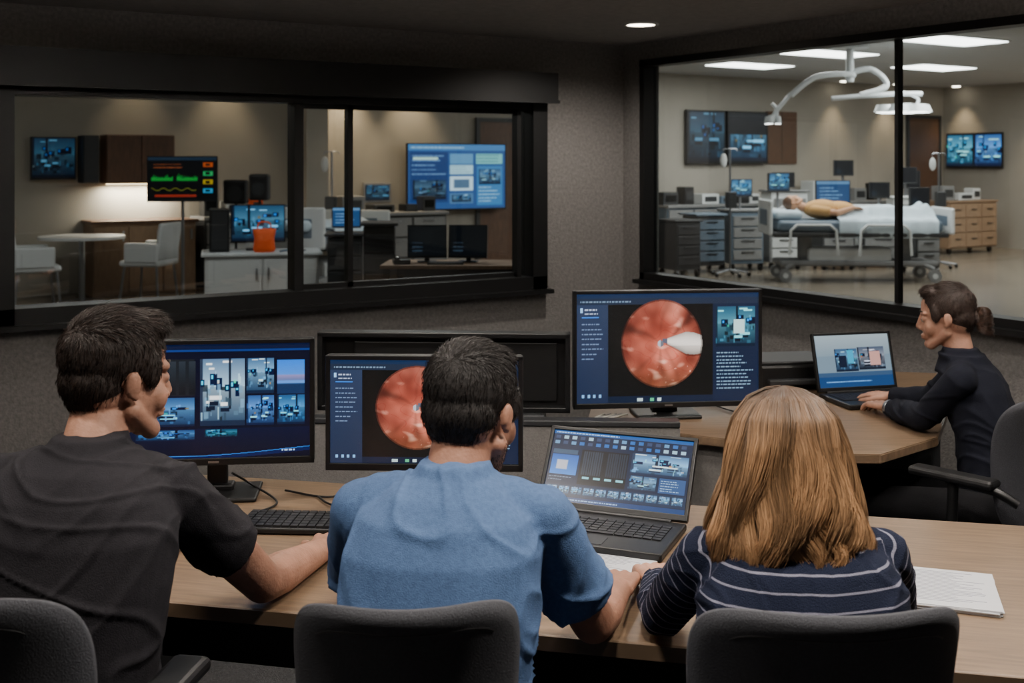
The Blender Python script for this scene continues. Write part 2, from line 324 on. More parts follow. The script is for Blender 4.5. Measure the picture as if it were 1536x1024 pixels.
boxes(None,'ceiling_simulation_ward',[(-7.1,14.6,-9.1,8.8,SC,SC+.05)],mSimCeil)
boxes(None,'wall_ward_rear',[(-7.1,14.6,8.68,8.8,0,SC)],mSimWall)
boxes(None,'wall_ward_end',[(14.46,14.6,-7,8.68,0,SC)],mSimWall)
boxes(None,'wall_ward_near',[(.12,14.6,-7.1,-7,0,SC)],mSimWall)
boxes(None,'wall_ward_side',[(-7.12,-7,.12,8.7,0,SC)],mSimWall)
w1=rootH('window_1',-2.1,0)
def wl(lst): return [(a-(-2.1),b-(-2.1),c,d,e,f) for a,b,c,d,e,f in lst]
boxes(w1,'outer_frame',wl([(-3.72,-3.53,-.05,.10,.90,2.02),(-.70,-.60,-.05,.10,.90,2.02),(-3.72,-.6,-.05,.10,.905,.985),(-3.72,-.6,-.04,.10,1.965,2.03)]),mFrame)
boxes(w1,'blind_housing',wl([(-4.3,-.585,-.14,0,2.01,2.178)]),mFrame)
boxes(w1,'housing_lip',wl([(-4.3,-.58,-.15,-.12,2.0,2.02)]),mFrame)
boxes(w1,'sill',wl([(-3.8,-.58,-.09,.0,.885,.91)]),mFrame)
boxes(w1,'mullions',wl([(-2.165,-2.115,-.01,.09,.985,1.965),(-1.845,-1.815,.03,.08,.985,1.965),(-.78,-.755,.0,.06,.985,1.965)]),mFrame)
boxes(w1,'sash_rails',wl([(-2.11,-.78,.03,.07,.985,1.01),(-2.11,-.78,.03,.07,1.94,1.965)]),mFrame)
boxes(w1,'glass_panes',wl([(-3.53,-2.175,.05,.056,.985,1.965),(-2.11,-.70,.05,.056,.985,1.965)]),mGlass)
w2=rootH('window_2',0,-2.05)
def wr(lst): return [(a,b,c+2.05,d+2.05,e,f) for a,b,c,d,e,f in lst]
boxes(w2,'outer_frame',wr([(-.03,.07,-.240,-.2,.945,2.275),(-.03,.07,-4.32,-4.25,.945,2.275),(-.03,.07,-4.3,-.2,.945,.99),(-.03,.07,-4.3,-.2,2.235,2.275)]),mFrame)
boxes(w2,'mullion',wr([(.035,.07,-2.070,-2.048,.99,2.235)]),mFrame)
boxes(w2,'sill',wr([(-.07,.0,-4.35,-.18,.925,.95)]),mFrame)
boxes(w2,'glass_panes',wr([(.05,.056,-4.25,-.24,.99,2.235)]),mGlass)
boxes(None,'baseboard_left',[(-7,0,-.015,0,0,.1)],mFrame); boxes(None,'baseboard_right',[(-.015,0,-9,-.02,0,.1)],mFrame)
WARM=(1,.91,.815)
def downlight(x,y,power,r=.075,sz=.16,col=WARM,spot=None):
    d=root('ceiling_downlight',x,y,CE)
    bm=bmesh.new(); R=[]
    for rad,z in [(r*1.28,0),(r*1.25,-.008),(r*1.02,-.008),(r*.98,-.001)]:
        R.append([bm.verts.new((rad*math.cos(i*math.tau/32),rad*math.sin(i*math.tau/32),z)) for i in range(32)])
    for k in range(3):
        for i in range(32): bm.faces.new((R[k][i],R[k][(i+1)%32],R[k+1][(i+1)%32],R[k+1][i]))
    mesh_obj('trim_ring',bm,mWhite,d,True)
    cyl(d,'lens',r,.003,(0,0,-.003),mDown)
    light(d,'lamp','SPOT' if spot else 'AREA',(0,0,-.02),power,col,sz,spot=spot,spread=150)
downlight(.68,6.1,80,spot=160,sz=.06)
downlight(-2.2,4.6,16,spot=140,sz=.06); downlight(-.35,4.75,28,spot=155,sz=.06); downlight(1.75,4.4,22,spot=150,sz=.06)
for (x,y,p) in [(-1.15,1.9,13),(.1,1.6,19),(.95,1.9,21),(-.25,3.2,9),(1.7,3.4,15)]:
    downlight(x,y,p,sz=.15)
for (x,y,yw,p) in [(-.55,3.05,0,75),(1.45,2.75,-20,68),(-1.9,1.0,0,18)]:  # added out-of-view uplights, fill to brighten the ceiling and room
    r=root('added_fill_uplight',x,y,2.22,yw); box(r,'housing',(1.3,.07,.035),(0,0,0),mBlack,.008); box(r,'diffuser',(1.24,.055,.006),(0,0,.020),mStrip)
    for s in (-.5,.5): tube(r,'suspension_%s'%('a' if s<0 else 'b'),[(s,0,.02),(s,0,CE-2.22)],.003,mSteel)
    light(r,'lamp','AREA',(0,0,.028),p,(1,.94,.88),1.2,.055,rot=(math.pi,0,0))
# ------------------------------------------------------------ desks
dk=root('long_desk',.486,2.581,0,-12.3)
box(dk,'desktop',(3.35,.91,.03),(0,0,.735),mWoodTop,.004)
box(dk,'front_edge_band',(3.35,.004,.028),(0,-.457,.735),mWoodEdge)
for i,xx in enumerate((-1.6,.05,1.6)):
    box(dk,'leg_panel_%d'%(i+1),(.05,.7,.70),(xx,.05,.36),mDGrey,.004); box(dk,'foot_%d'%(i+1),(.08,.8,.03),(xx,.0,.016),mDGrey,.004)
box(dk,'modesty_panel',(3.1,.02,.42),(0,.3,.50),mDGrey,.003)
box(dk,'cable_tray',(2.6,.1,.04),(0,.38,.66),mBlack,.004)
pt=root('low_partition',-.30,3.83,0,-3)
box(pt,'fabric_panel',(1.7,.05,.78),(0,0,.40),mPanel,.006); box(pt,'top_cap',(1.7,.06,.02),(0,0,.80),mDGrey,.004)
box(pt,'foot_a',(.06,.4,.03),(-.75,0,.015),mDGrey,.004); box(pt,'foot_b',(.06,.4,.03),(.75,0,.015),mDGrey,.004)
pd=root('wide_display_console',-.235,3.98,.0,-3)
box(pd,'pedestal',(.7,.18,.80),(0,.03,.40),mDGrey,.01)
box(pd,'back_panel',(.87,.03,.27),(0,.03,.935),mBlack,.004)
for nm,s,l in [('rim_top',(.87,.05,.018),(0,0,1.061)),('rim_bottom',(.87,.05,.018),(0,0,.809)),('rim_a',(.018,.05,.27),(-.426,0,.935)),('rim_b',(.018,.05,.27),(.426,0,.935))]: box(pd,nm,s,l,mBlack,.003)
box(pd,'inner_glass',(.70,.012,.2),(.04,.005,.935),mFrame,.003)
d2=root('corner_desk',.9,4.2,0,0)
poly=[(.27,4.10),(.33,3.98),(1.06,3.58),(1.14,3.575),(1.40,3.80),(1.56,4.15),(1.9,4.95),(.95,5.15),(.33,4.55)]
poly=[(x-.9,y-4.2) for x,y in poly]
prism(d2,'desktop',poly,.72,.75,mWoodTop,.003)
inn=[(x*.90,y*.88) for x,y in poly]
def wallseg(p,name,a,b,z0,z1,mat,th=.02):
    a=Vector(a);b=Vector(b);d=b-a;m=(a+b)/2; return box(p,name,(d.length,th,z1-z0),(m.x,m.y,(z0+z1)/2),mat,.003,(0,0,math.atan2(d.y,d.x)))
wallseg(d2,'side_panel',inn[8],inn[0],.0,.72,mPanel); wallseg(d2,'modesty_panel',inn[1],inn[2],.12,.72,mPanel); wallseg(d2,'end_panel',inn[6],inn[7],0,.72,mDGrey)
box(d2,'leg_front',(.05,.05,.72),(inn[2][0],inn[2][1]+.05,.36),mDGrey,.004)
# ------------------------------------------------------------ devices
DZ=.751
monitor('desktop_monitor',-.80,3.12,6,.53,.335,1.012,paint_multi(),DZ)
endo=paint_endo()
monitor('desktop_monitor',-.228,3.04,-2,.515,.30,1.0,endo,DZ)
monitor('desktop_monitor',.55,4.12,6,.68,.415,.995,endo,DZ)
laptop('laptop',.245,2.90,-22,.395,.245,.215,34,paint_lap(),DZ)
laptop('laptop',1.34,4.47,14,.34,.23,.225,15,paint_lap2(),DZ)
kb=root('keyboard',-.45,2.86,DZ,-4)
box(kb,'body',(.44,.14,.014),(0,0,.009),mBlack,.004)
lst=[]
for rr in range(6):
    for k in range(20):
        x0=-.212+k*.0212; lst.append((x0,x0+.018,.062-rr*.021-.018,.062-rr*.021,.0155,.021))
boxes(kb,'keys',lst,mKey)
mo=root('computer_mouse',-.14,2.83,DZ,0); ball(mo,'body',.03,(0,0,.012),mBlack,(1,1.7,.55))
pr=root('black_printer',1.12,4.72,DZ,8)
box(pr,'body',(.32,.26,.10),(0,0,.05),mBlack,.012); box(pr,'paper_tray',(.26,.04,.02),(0,-.14,.035),mDGrey,.004); box(pr,'lid',(.30,.24,.012),(0,0,.106),mDGrey,.005)
def papers(name,x,y,yaw,w,h,n=3,lines=True):
    r=root(name,x,y,DZ,yaw)
    for i in range(n): box(r,'sheet_%d'%(i+1),(w,h,.0016),(rng.uniform(-.004,.004),rng.uniform(-.004,.004),.001+i*.002),mPaper,0,(0,0,rng.uniform(-.03,.03)))
    if lines:
        l=[]; 
        for i in range(22):
            y0=h*.42-i*h*.038; l.append((-w*.4,-w*.4+w*.8*rng.uniform(.5,1),y0,y0+.0018,.0018+(n-1)*.002,.0021+(n-1)*.002))
        boxes(r,'printed_lines',l,mInk)
papers('paper_sheets',.21,2.575,-28,.17,.21,2)
papers('notebook_papers',.915,2.42,-18,.185,.22,6)
papers('paper_sheets',1.60,4.40,20,.2,.26,2,False)
cb=root('cable_bundle',.0,3.2,0,0)
def cab(name,pts,r,mat): tube(cb,name,[(x,y-3.2,z) for x,y,z in pts],r,mat,True)
cab('cable_1',[(-.75,3.1,.82),(-.72,3.18,.77),(-.62,3.05,.757),(-.66,2.95,.757)],.003,mBlack)
cab('cable_2',[(-.23,3.08,.82),(-.3,3.12,.76),(-.45,3.02,.757),(-.52,3.1,.757)],.003,mBlack)
cab('cable_3',[(-.25,3.08,.8),(-.4,3.16,.79),(-.48,3.10,.757),(-.62,3.16,.757)],.003,mBlack)
for i in range(5):
    o=i*.02
    cab('white_cable_%d'%(i+1),[(.33+o,4.12,.757),(.27+o*.5,4.0,.76),(.235+o*.4,3.92,.74),(.20+o,3.72,.66),(.14+o*.8,3.4,.63),(.12+o,3.2,.70),(.05+o,3.05,.757),(.0+o*1.2,2.98,.757)],.0035,mCableW if i%2==0 else mGrey)
cab('cable_m3',[(.58,4.2,.80),(.72,4.3,.76),(.82,4.15,.757),(.9,4.3,.757)],.003,mBlack)
cab('cable_4',[(-.12,2.98,.757),(-.1,3.0,.775),(-.05,2.95,.757),(.02,3.02,.77),(.06,2.98,.757)],.004,mCableW)
# ------------------------------------------------------------ office chair
def office_chair(x,y,yaw,bw=.42,top=1.0,arms=True,back_y=-.22,armz=.652):
    r=root('office_chair',x,y,0,yaw)
    nu,nv=36,32; z0=.52; H=top-z0
    def surf(u,v,side):
        p=max(abs(u),abs(v)); a,b=(abs(u)/p,abs(v)/p) if p>1e-6 else (1,0); s=1/((a**6+b**6)**(1/6)); uu,vv=u*s,v*s
        wd=bw/2*(.88+.12*(vv+1)/2); X=uu*wd; Z=z0+(vv+1)/2*H; Y=back_y-.035+.085*uu**2+.03*math.cos(vv*1.5)-.03*max(0,vv)**3
        t=.005+.027*math.sqrt(max(0,1-p**5)); return Vector((X,Y+side*t,Z))
    bm=bmesh.new(); F_=[];K_=[]
    for j in range(nv+1):
        F_.append([bm.verts.new(surf(-1+2*i/nu,-1+2*j/nv,1)) for i in range(nu+1)]); K_.append([bm.verts.new(surf(-1+2*i/nu,-1+2*j/nv,-1)) for i in range(nu+1)])
    for j in range(nv):
        for i in range(nu):
            bm.faces.new((F_[j][i],F_[j][i+1],F_[j+1][i+1],F_[j+1][i])); bm.faces.new((K_[j][i],K_[j+1][i],K_[j+1][i+1],K_[j][i+1]))
        bm.faces.new((F_[j][0],F_[j+1][0],K_[j+1][0],K_[j][0])); bm.faces.new((F_[j][nu],K_[j][nu],K_[j+1][nu],F_[j+1][nu]))
    for i in range(nu):
        bm.faces.new((F_[0][i],K_[0][i],K_[0][i+1],F_[0][i+1])); bm.faces.new((F_[nv][i],F_[nv][i+1],K_[nv][i+1],K_[nv][i]))
    bmesh.ops.recalc_face_normals(bm,faces=bm.faces[:])
    mesh_obj('backrest',bm,mChairFab,r,True)
    tube(r,'seam',[surf(-.80+1.6*i/nu,.86,-1)+Vector((0,.0012,0)) for i in range(nu+1)],.0018,mBlack)
    box(r,'seat',(.47,.46,.085),(0,.02,.425),mChairFab,.04,seg=4)
    box(r,'seat_pan',(.38,.36,.03),(0,.02,.37),mBlack,.01)
    tube(r,'back_bracket',[(0,-.1,.36),(0,back_y-.05,.37),(0,back_y-.05,.50),(0,back_y-.03,.62)],.02,mBlack,True)
    cyl(r,'gas_column',.025,.26,(0,0,.23),mSteel); cyl(r,'column_cover',.04,.1,(0,0,.15),mBlack)
    for k in range(5):
        a=k*math.tau/5+.3; c,s=math.cos(a),math.sin(a)
        tube(r,'star_leg_%d'%(k+1),[(0,0,.12),(c*.15,s*.15,.10),(c*.29,s*.29,.075)],.02,mBlack)
        cyl(r,'caster_%d'%(k+1),.028,.045,(c*.29,s*.29,.028),mBlackG,rot=(math.pi/2,0,a))
    if arms:
        for sx,n in ((-1,'a'),(1,'b')):
            X=sx*(.27); z=armz
            tube(r,'arm_post_'+n,[(sx*.18,.0,.37),(X,.0,.39),(X+sx*.012,.0,.5),(X,.0,z-.02)],.016,mBlack,True)
            tube(r,'arm_loop_'+n,[(X,.02,z-.012),(X,-.12,z-.017),(X-sx*.02,-.19,z-.05)],.014,mBlack,True)
            box(r,'arm_pad_'+n,(.07,.27,.028),(X,.0,z),mBlack,.013,seg=3)
    return r
office_chair(-.83,1.88,-8,bw=.50,top=1.045,armz=.80)
office_chair(-.17,1.95,3,bw=.36,top=1.005)
office_chair(.475,1.94,1,bw=.43,top=1.0)
office_chair(1.54,3.69,42,bw=.44,top=.95,back_y=-.17,armz=.70)
# ------------------------------------------------------------ people toolkit
class Blob:
    def __init__(s): s.v=[];s.f=[];s.M=Matrix.Identity(4)
    def _add(s,vs,fs):
        o=len(s.v); s.v+=[tuple(s.M@Vector(v)) for v in vs]; s.f+=[tuple(i+o for i in f) for f in fs]
    def ell(s,c,r,R=None,nu=24,nv=14):
        vs=[];fs=[]; c=Vector(c); R=R or Matrix.Identity(3)
        vs.append(c+R@Vector((0,0,-r[2])))
        for j in range(1,nv):
            a=-math.pi/2+math.pi*j/nv
            for i in range(nu):
                b=math.tau*i/nu; vs.append(c+R@Vector((r[0]*math.cos(a)*math.cos(b),r[1]*math.cos(a)*math.sin(b),r[2]*math.sin(a))))
        vs.append(c+R@Vector((0,0,r[2]))); s._rings(vs,fs,nu,nv-1)
    def _rings(s,vs,fs,nu,n):
        L=len(vs)-1
        for i in range(nu): fs.append((0,1+(i+1)%nu,1+i)); fs.append((L,1+(n-1)*nu+i,1+(n-1)*nu+(i+1)%nu))
        for j in range(n-1):
            for i in range(nu): a=1+j*nu+i;b=1+j*nu+(i+1)%nu; fs.append((a,b,b+nu,a+nu))
        s._add(vs,fs)
    def cap(s,p0,p1,r0,r1,flat=False,nu=20,sq=1.0,up=None):
        p0=Vector(p0);p1=Vector(p1); d=(p1-p0); L=d.length; d=d/L if L>1e-6 else Vector((0,0,1))
        u=(up or (Vector((0,0,1)) if abs(d.z)<.9 else Vector((1,0,0)))); a=d.cross(u).normalized(); b=a.cross(d).normalized()
        prof=[]
        for k in range(1,7): t=-math.pi/2+k*math.pi/12; prof.append((p0+d*r0*math.sin(t),r0*math.cos(t)))
        n=max(2,int(L/.02))
        for k in range(1,n): prof.append((p0+d*L*k/n,r0+(r1-r0)*k/n))
        if flat: prof.append((p1,r1)); prof.append((p1+d*.002,r1*.97)); tip=p1+d*.002
        else:
            for k in range(0,6): t=k*math.pi/12; prof.append((p1+d*r1*math.sin(t),r1*math.cos(t)))
            tip=p1+d*r1
        vs=[p0-d*r0]
        for c,r in prof:
            for i in range(nu): g=math.tau*i/nu; vs.append(c+a*r*math.cos(g)+b*r*sq*math.sin(g))
        vs.append(tip); s._rings(vs,[],nu,len(prof))
    def chain(s,pts,flat=False,sq=1.0,up=None):
        for i in range(len(pts)-1):
            (p0,r0),(p1,r1)=pts[i],pts[i+1]; s.cap(p0,p1,r0,r1,flat and i==len(pts)-2,sq=sq,up=up)
    def loft(s,rings,nu=36,e=2.4):
        vs=[];c0=rings[0];cN=rings[-1]
        vs.append(Vector((c0[0],c0[1],c0[2]-.005)))
        for (x,y,z,rx,ry,yaw) in rings:
            for i in range(nu):
                g=math.tau*i/nu; cx=math.copysign(abs(math.cos(g))**(2/e),math.cos(g))*rx; cy=math.copysign(abs(math.sin(g))**(2/e),math.sin(g))*ry
                vs.append(Vector((x+cx*math.cos(yaw)+cy*math.sin(yaw),y-cx*math.sin(yaw)+cy*math.cos(yaw),z)))
        vs.append(Vector((cN[0],cN[1],cN[2]+.005))); s._rings(vs,[],nu,len(rings))
    def build(s,name,mat,parent,voxel=.004,it=5,fac=.5):
        me=bpy.data.meshes.new(name); me.from_pydata(s.v,[],s.f); me.validate()
        bm=bmesh.new(); bm.from_mesh(me); bmesh.ops.recalc_face_normals(bm,faces=bm.faces[:]); bm.to_mesh(me); bm.free()
        o=bpy.data.objects.new(name,me); COL.objects.link(o)
        m=o.modifiers.new('r','REMESH'); m.mode='VOXEL'; m.voxel_size=voxel; m.adaptivity=0
        m2=o.modifiers.new('s','SMOOTH'); m2.factor=fac; m2.iterations=it
        dg=bpy.context.evaluated_depsgraph_get(); me2=bpy.data.meshes.new_from_object(o.evaluated_get(dg)); o.modifiers.clear(); o.data=me2; me2.name=name
        me2.materials.clear(); me2.materials.append(mat)
        me2.polygons.foreach_set('use_smooth',[True]*len(me2.polygons))
        o.parent=parent; return o
def head_matrix(c,yaw,pitch,roll,sc):
    return Matrix.Translation(Vector(c))@Matrix.Rotation(-math.radians(yaw),4,'Z')@Matrix.Rotation(-math.radians(pitch),4,'X')@Matrix.Rotation(math.radians(roll),4,'Y')@Matrix.Scale(sc,4)
def head_prims(B,HM,fem=False):
    B.M=HM; J=.92 if fem else 1
    B.ell((0,-.012,.040),(.076,.096,.088)); B.ell((0,.018,-.024),(.063*J,.070,.076)); B.ell((0,-.045,-.01),(.066,.055,.06))
    B.ell((0,.062,-.094),(.024*J,.022,.018)); 
    for sx in (-1,1):
        B.cap((sx*.056*J,.0,-.050),(sx*.02,.056,-.094),.019,.019); B.ell((sx*.038,.054,-.030),(.026,.022,.030))
        B.cap((sx*.012,.079,.026),(sx*.045,.068,.026),.009,.009)
        B.ell((sx*.010,.091,-.034),(.007,.009,.007)); B.ell((sx*.031,.070,.004),(.017,.013,.012))
        R=Matrix.Rotation(sx*math.radians(-20),3,'Z')@Matrix.Rotation(math.radians(-8),3,'X')
        B.ell((sx*.077,-.012,.000),(.006,.0155,.025),R); B.ell((sx*.075,-.005,-.020),(.007,.008,.010),R); B.ell((sx*.081,-.019,.006),(.004,.008,.020),R)
    B.cap((0,.081,.018),(0,.099,-.025),.0075,.0090); B.ell((0,.100,-.028),(.009,.0085,.0075))
    B.ell((0,.082,-.060),(.020,.011,.0065)); B.ell((0,.080,-.070),(.017,.011,.0065))
    B.M=Matrix.Identity(4)
def hand(B,w,d,up,right=True,curl=22,sc=1.0):
    w=Vector(w); d=Vector(d).normalized(); n=Vector(up); n=(n-d*n.dot(d)).normalized(); s=n.cross(d)*(1 if right else -1)
    kn=[(.030,.084),(.010,.089),(-.0115,.086),(-.032,.078)]; ln=[.066,.075,.070,.054]
    for k,((a,l),fl) in enumerate(zip(kn,ln)):
        K=w+d*l*sc+s*a*sc; B.cap(w+s*a*.45*sc,K,.0155*sc,.0125*sc)
        p=K; ang=0; spread=(1.2-k*.8)*.06
        for q,fr in enumerate((.45,.31,.24)):
            ang+=math.radians(curl*(.6 if q==0 else 1)); dd=(d*math.cos(ang)-n*math.sin(ang)+s*spread).normalized(); q2=p+dd*fl*fr*sc
            B.cap(p,q2,(.0095-.0009*q)*sc,(.0088-.0010*q)*sc,nu=12); p=q2
    t0=w+d*.018*sc+s*.018*sc-n*.004; t1=w+d*.048*sc+s*.046*sc-n*.008*sc; t2=t1+(d*.9+s*.45-n*.15).normalized()*.032*sc; t3=t2+(d*1+s*.12-n*.2).normalized()*.026*sc
    B.cap(t0,t1,.016*sc,.0125*sc); B.cap(t1,t2,.0115*sc,.0105*sc); B.cap(t2,t3,.0103*sc,.0085*sc)
def strands(name,P,rad,cols,mat,parent):
    P=np.asarray(P,float); N,K,_=P.shape
    T=np.gradient(P,axis=1); T/=np.linalg.norm(T,axis=2,keepdims=True)+1e-9
    ref=rng.normal(size=(N,1,3)); A=np.cross(T,ref); A/=np.linalg.norm(A,axis=2,keepdims=True)+1e-9; Bn=np.cross(T,A)
    tp=np.linspace(0,1,K); rr=rad*(1-.75*tp**2)[None,:,None]
    vs=np.stack([P+rr*(A*math.cos(g)+Bn*math.sin(g)) for g in (0,2.094,4.189)],2)
    idx=np.arange(N*K*3).reshape(N,K,3); F=[]
    for a in range(3):
        b=(a+1)%3; F.append(np.stack([idx[:,:-1,a],idx[:,:-1,b],idx[:,1:,b],idx[:,1:,a]],-1).reshape(-1,4))
    F=np.concatenate(F); me=bpy.data.meshes.new(name); me.from_pydata(vs.reshape(-1,3).tolist(),[],F.tolist())
    c=np.asarray(cols,float); 
    if c.ndim==2: c=np.repeat(c[:,None,:],K,1)
    c=np.repeat(c[:,:,None,:],3,2).reshape(-1,3); at=me.color_attributes.new('Col','FLOAT_COLOR','POINT'); at.data.foreach_set('color',np.concatenate([c,np.ones((len(c),1))],1).astype(np.float32).ravel())
    me.polygons.foreach_set('use_smooth',[True]*len(me.polygons)); me.materials.append(mat); o=bpy.data.objects.new(name,me); return link(o,parent)
mHairS=attr_mat('hair_strands','Col',rough=.45,spec=.35)
def mesh_arr(me):
    n=len(me.vertices); co=np.empty(n*3); me.vertices.foreach_get('co',co); no=np.empty(n*3); me.vertices.foreach_get('normal',no); return co.reshape(-1,3),no.reshape(-1,3)
def stubble(r,HM,col,n=2600):
    me=[c for c in r.children if c.name.startswith('body')][0].data; co,no=mesh_arr(me)
    Mi=np.array(HM.inverted()); L=co@Mi[:3,:3].T+Mi[:3,3]
    ok=(L[:,2]<-.045)&(L[:,2]>-.112)&(L[:,1]>-.005)&(np.abs(L[:,0])<.09)&(L[:,1]<.12)&~((np.abs(L[:,0])<.024)&(L[:,2]>-.078)&(L[:,2]<-.053))&(L[:,2]<-.045-.35*np.maximum(0,L[:,1]-.03)*(np.abs(L[:,0])>.02))
    idx=np.nonzero(ok)[0]
    if len(idx)==0: return
    pk=rng.choice(idx,n); p=co[pk]+rng.normal(0,.0010,(n,3)); d=no[pk]*.35+np.array([0,0,-.9])+rng.normal(0,.2,(n,3)); d/=np.linalg.norm(d,axis=1,keepdims=True)
    P=np.stack([p,p+d*.002,p+d*.0038],1); strands('beard_stubble',P,.00040,np.array(lin(col))*rng.uniform(.5,1.6,(n,1)),mHairS,r)
def short_hair(parent,HM,col,n=5000,length=.022,style='man',lift=.5):
    B=Blob(); B.M=HM
    B.ell((0,-.018,.050),(.0820,.097,.085)); B.ell((0,-.050,.004),(.071,.060,.062)); B.ell((0,-.060,-.030),(.054,.037,.030))
    for sx in (-1,1): B.ell((sx*.067,.030,.026),(.012,.018,.034))
    B.ell((0,.040,.098),(.055,.04,.028))
    m=M('hair_base_'+style,col,.7,var=.3,vscale=60,bump=.15,bscale=180)
    o=B.build('hair_cap',m,parent,.004,4)
    co,no=mesh_arr(o.data); Nn=len(co)
    pick=rng.integers(0,Nn,n); p=co[pick]+rng.normal(0,.002,(n,3)); nn=no[pick]
    Mi=HM.inverted(); L=np.array([list(Mi@Vector(q)) for q in p]); R3=np.array(HM.to_3x3().normalized())
    top=np.clip((L[:,2]-.06)/.06,0,1)[:,None]; swirl=np.stack([.25*np.sin(L[:,1]*14)+.25+L[:,0]*4,.9*np.ones(n),0*np.ones(n)],1)
    comb=top*swirl+(1-top)*np.stack([0*L[:,0],-.15*np.ones(n),-1*np.ones(n)],1); comb=comb@R3.T
    comb+=rng.normal(0,.13,(n,3)); comb-=nn*(comb*nn).sum(1,keepdims=True); comb/=np.linalg.norm(comb,axis=1,keepdims=True)+1e-9
    ln=length*rng.uniform(.5,1.15,(n,1))*(.5+.8*top); K=5; P=[]
    for k in range(K):
        t=k/(K-1); P.append(p-nn*.0015+nn*ln*(.46*t-.30*t*t)*lift*1.8+comb*ln*(t*.95))
    P=np.stack(P,1); base=np.array(lin(col)); cols=base*rng.uniform(.4,1.9,(n,1))
    strands('hair_strands',P,.00062,cols,mHairS,parent)
def wrinkle(o,amp=.006,fs=(5,5,15),seed=0,zmin=None):
    me=o.data; co,no=mesh_arr(me); n=len(co)
    d=np.empty(n)
    for i in range(n):
        x,y,z=co[i]; w=noise.noise(Vector((x*3+seed,y*3,z*3)))*1.2
        a=noise.noise(Vector((x*fs[0]+w+seed,y*fs[1],z*fs[2]+w*2+x*6)))
        a2=noise.noise(Vector((x*3+seed*2,y*3,z*8-abs(x)*9+w)))
        b=noise.noise(Vector((x*fs[2]*.7+seed+5,y*6,z*fs[0]*1.2+w)))
        lo=max(0,min(1,(1.0-z)/.35))
        d[i]=amp*(.55+.9*lo)*(max(0,1-abs(a)*5)**1.5*1.0+max(0,1-abs(a2)*4.5)**1.4*.9+b*.8)-amp*.3
    co=co+no*d[:,None]; me.vertices.foreach_set('co',co.ravel()); me.update()
def fabric(name,col,scale=500,var=.12):
    return M(name,col,.92,bump=.3,bscale=scale,var=var,vscale=120,spec=.2)
def skinmat(name,col): return M(name,col,.55,bump=.14,bscale=160,var=.16,vscale=24,sss=.06,spec=.35)
def eyes(parent,HM,brow):
    mw=M('eye_white',(.66,.63,.60),.2); mi=M('iris',(.12,.08,.06),.1); lip=M('lips',(.56,.38,.33),.55)
    for sx in (-1,1):
        bm=bmesh.new(); bmesh.ops.create_uvsphere(bm,u_segments=16,v_segments=12,radius=.0112); bmesh.ops.transform(bm,matrix=HM@Matrix.Translation((sx*.031,.0730,.002)),verts=bm.verts[:]); mesh_obj('eyeball',bm,mw,parent,True)
        bm=bmesh.new(); bmesh.ops.create_uvsphere(bm,u_segments=12,v_segments=8,radius=.0056); bmesh.ops.transform(bm,matrix=HM@Matrix.Translation((sx*.031,.0800,.002)),verts=bm.verts[:]); mesh_obj('iris',bm,mi,parent,True)
        B=Blob(); B.M=HM; B.cap((sx*.014,.0875,.030),(sx*.030,.0835,.034),.003,.003); B.cap((sx*.030,.0835,.034),(sx*.048,.072,.029),.003,.0018); B.build('eyebrow',brow,parent,.0015,2)
    B=Blob(); B.M=HM; B.ell((0,.0833,-.0610),(.0175,.0105,.0042)); B.ell((0,.0813,-.0697),(.0155,.0105,.0048)); B.build('lips',lip,parent,.0015,2)
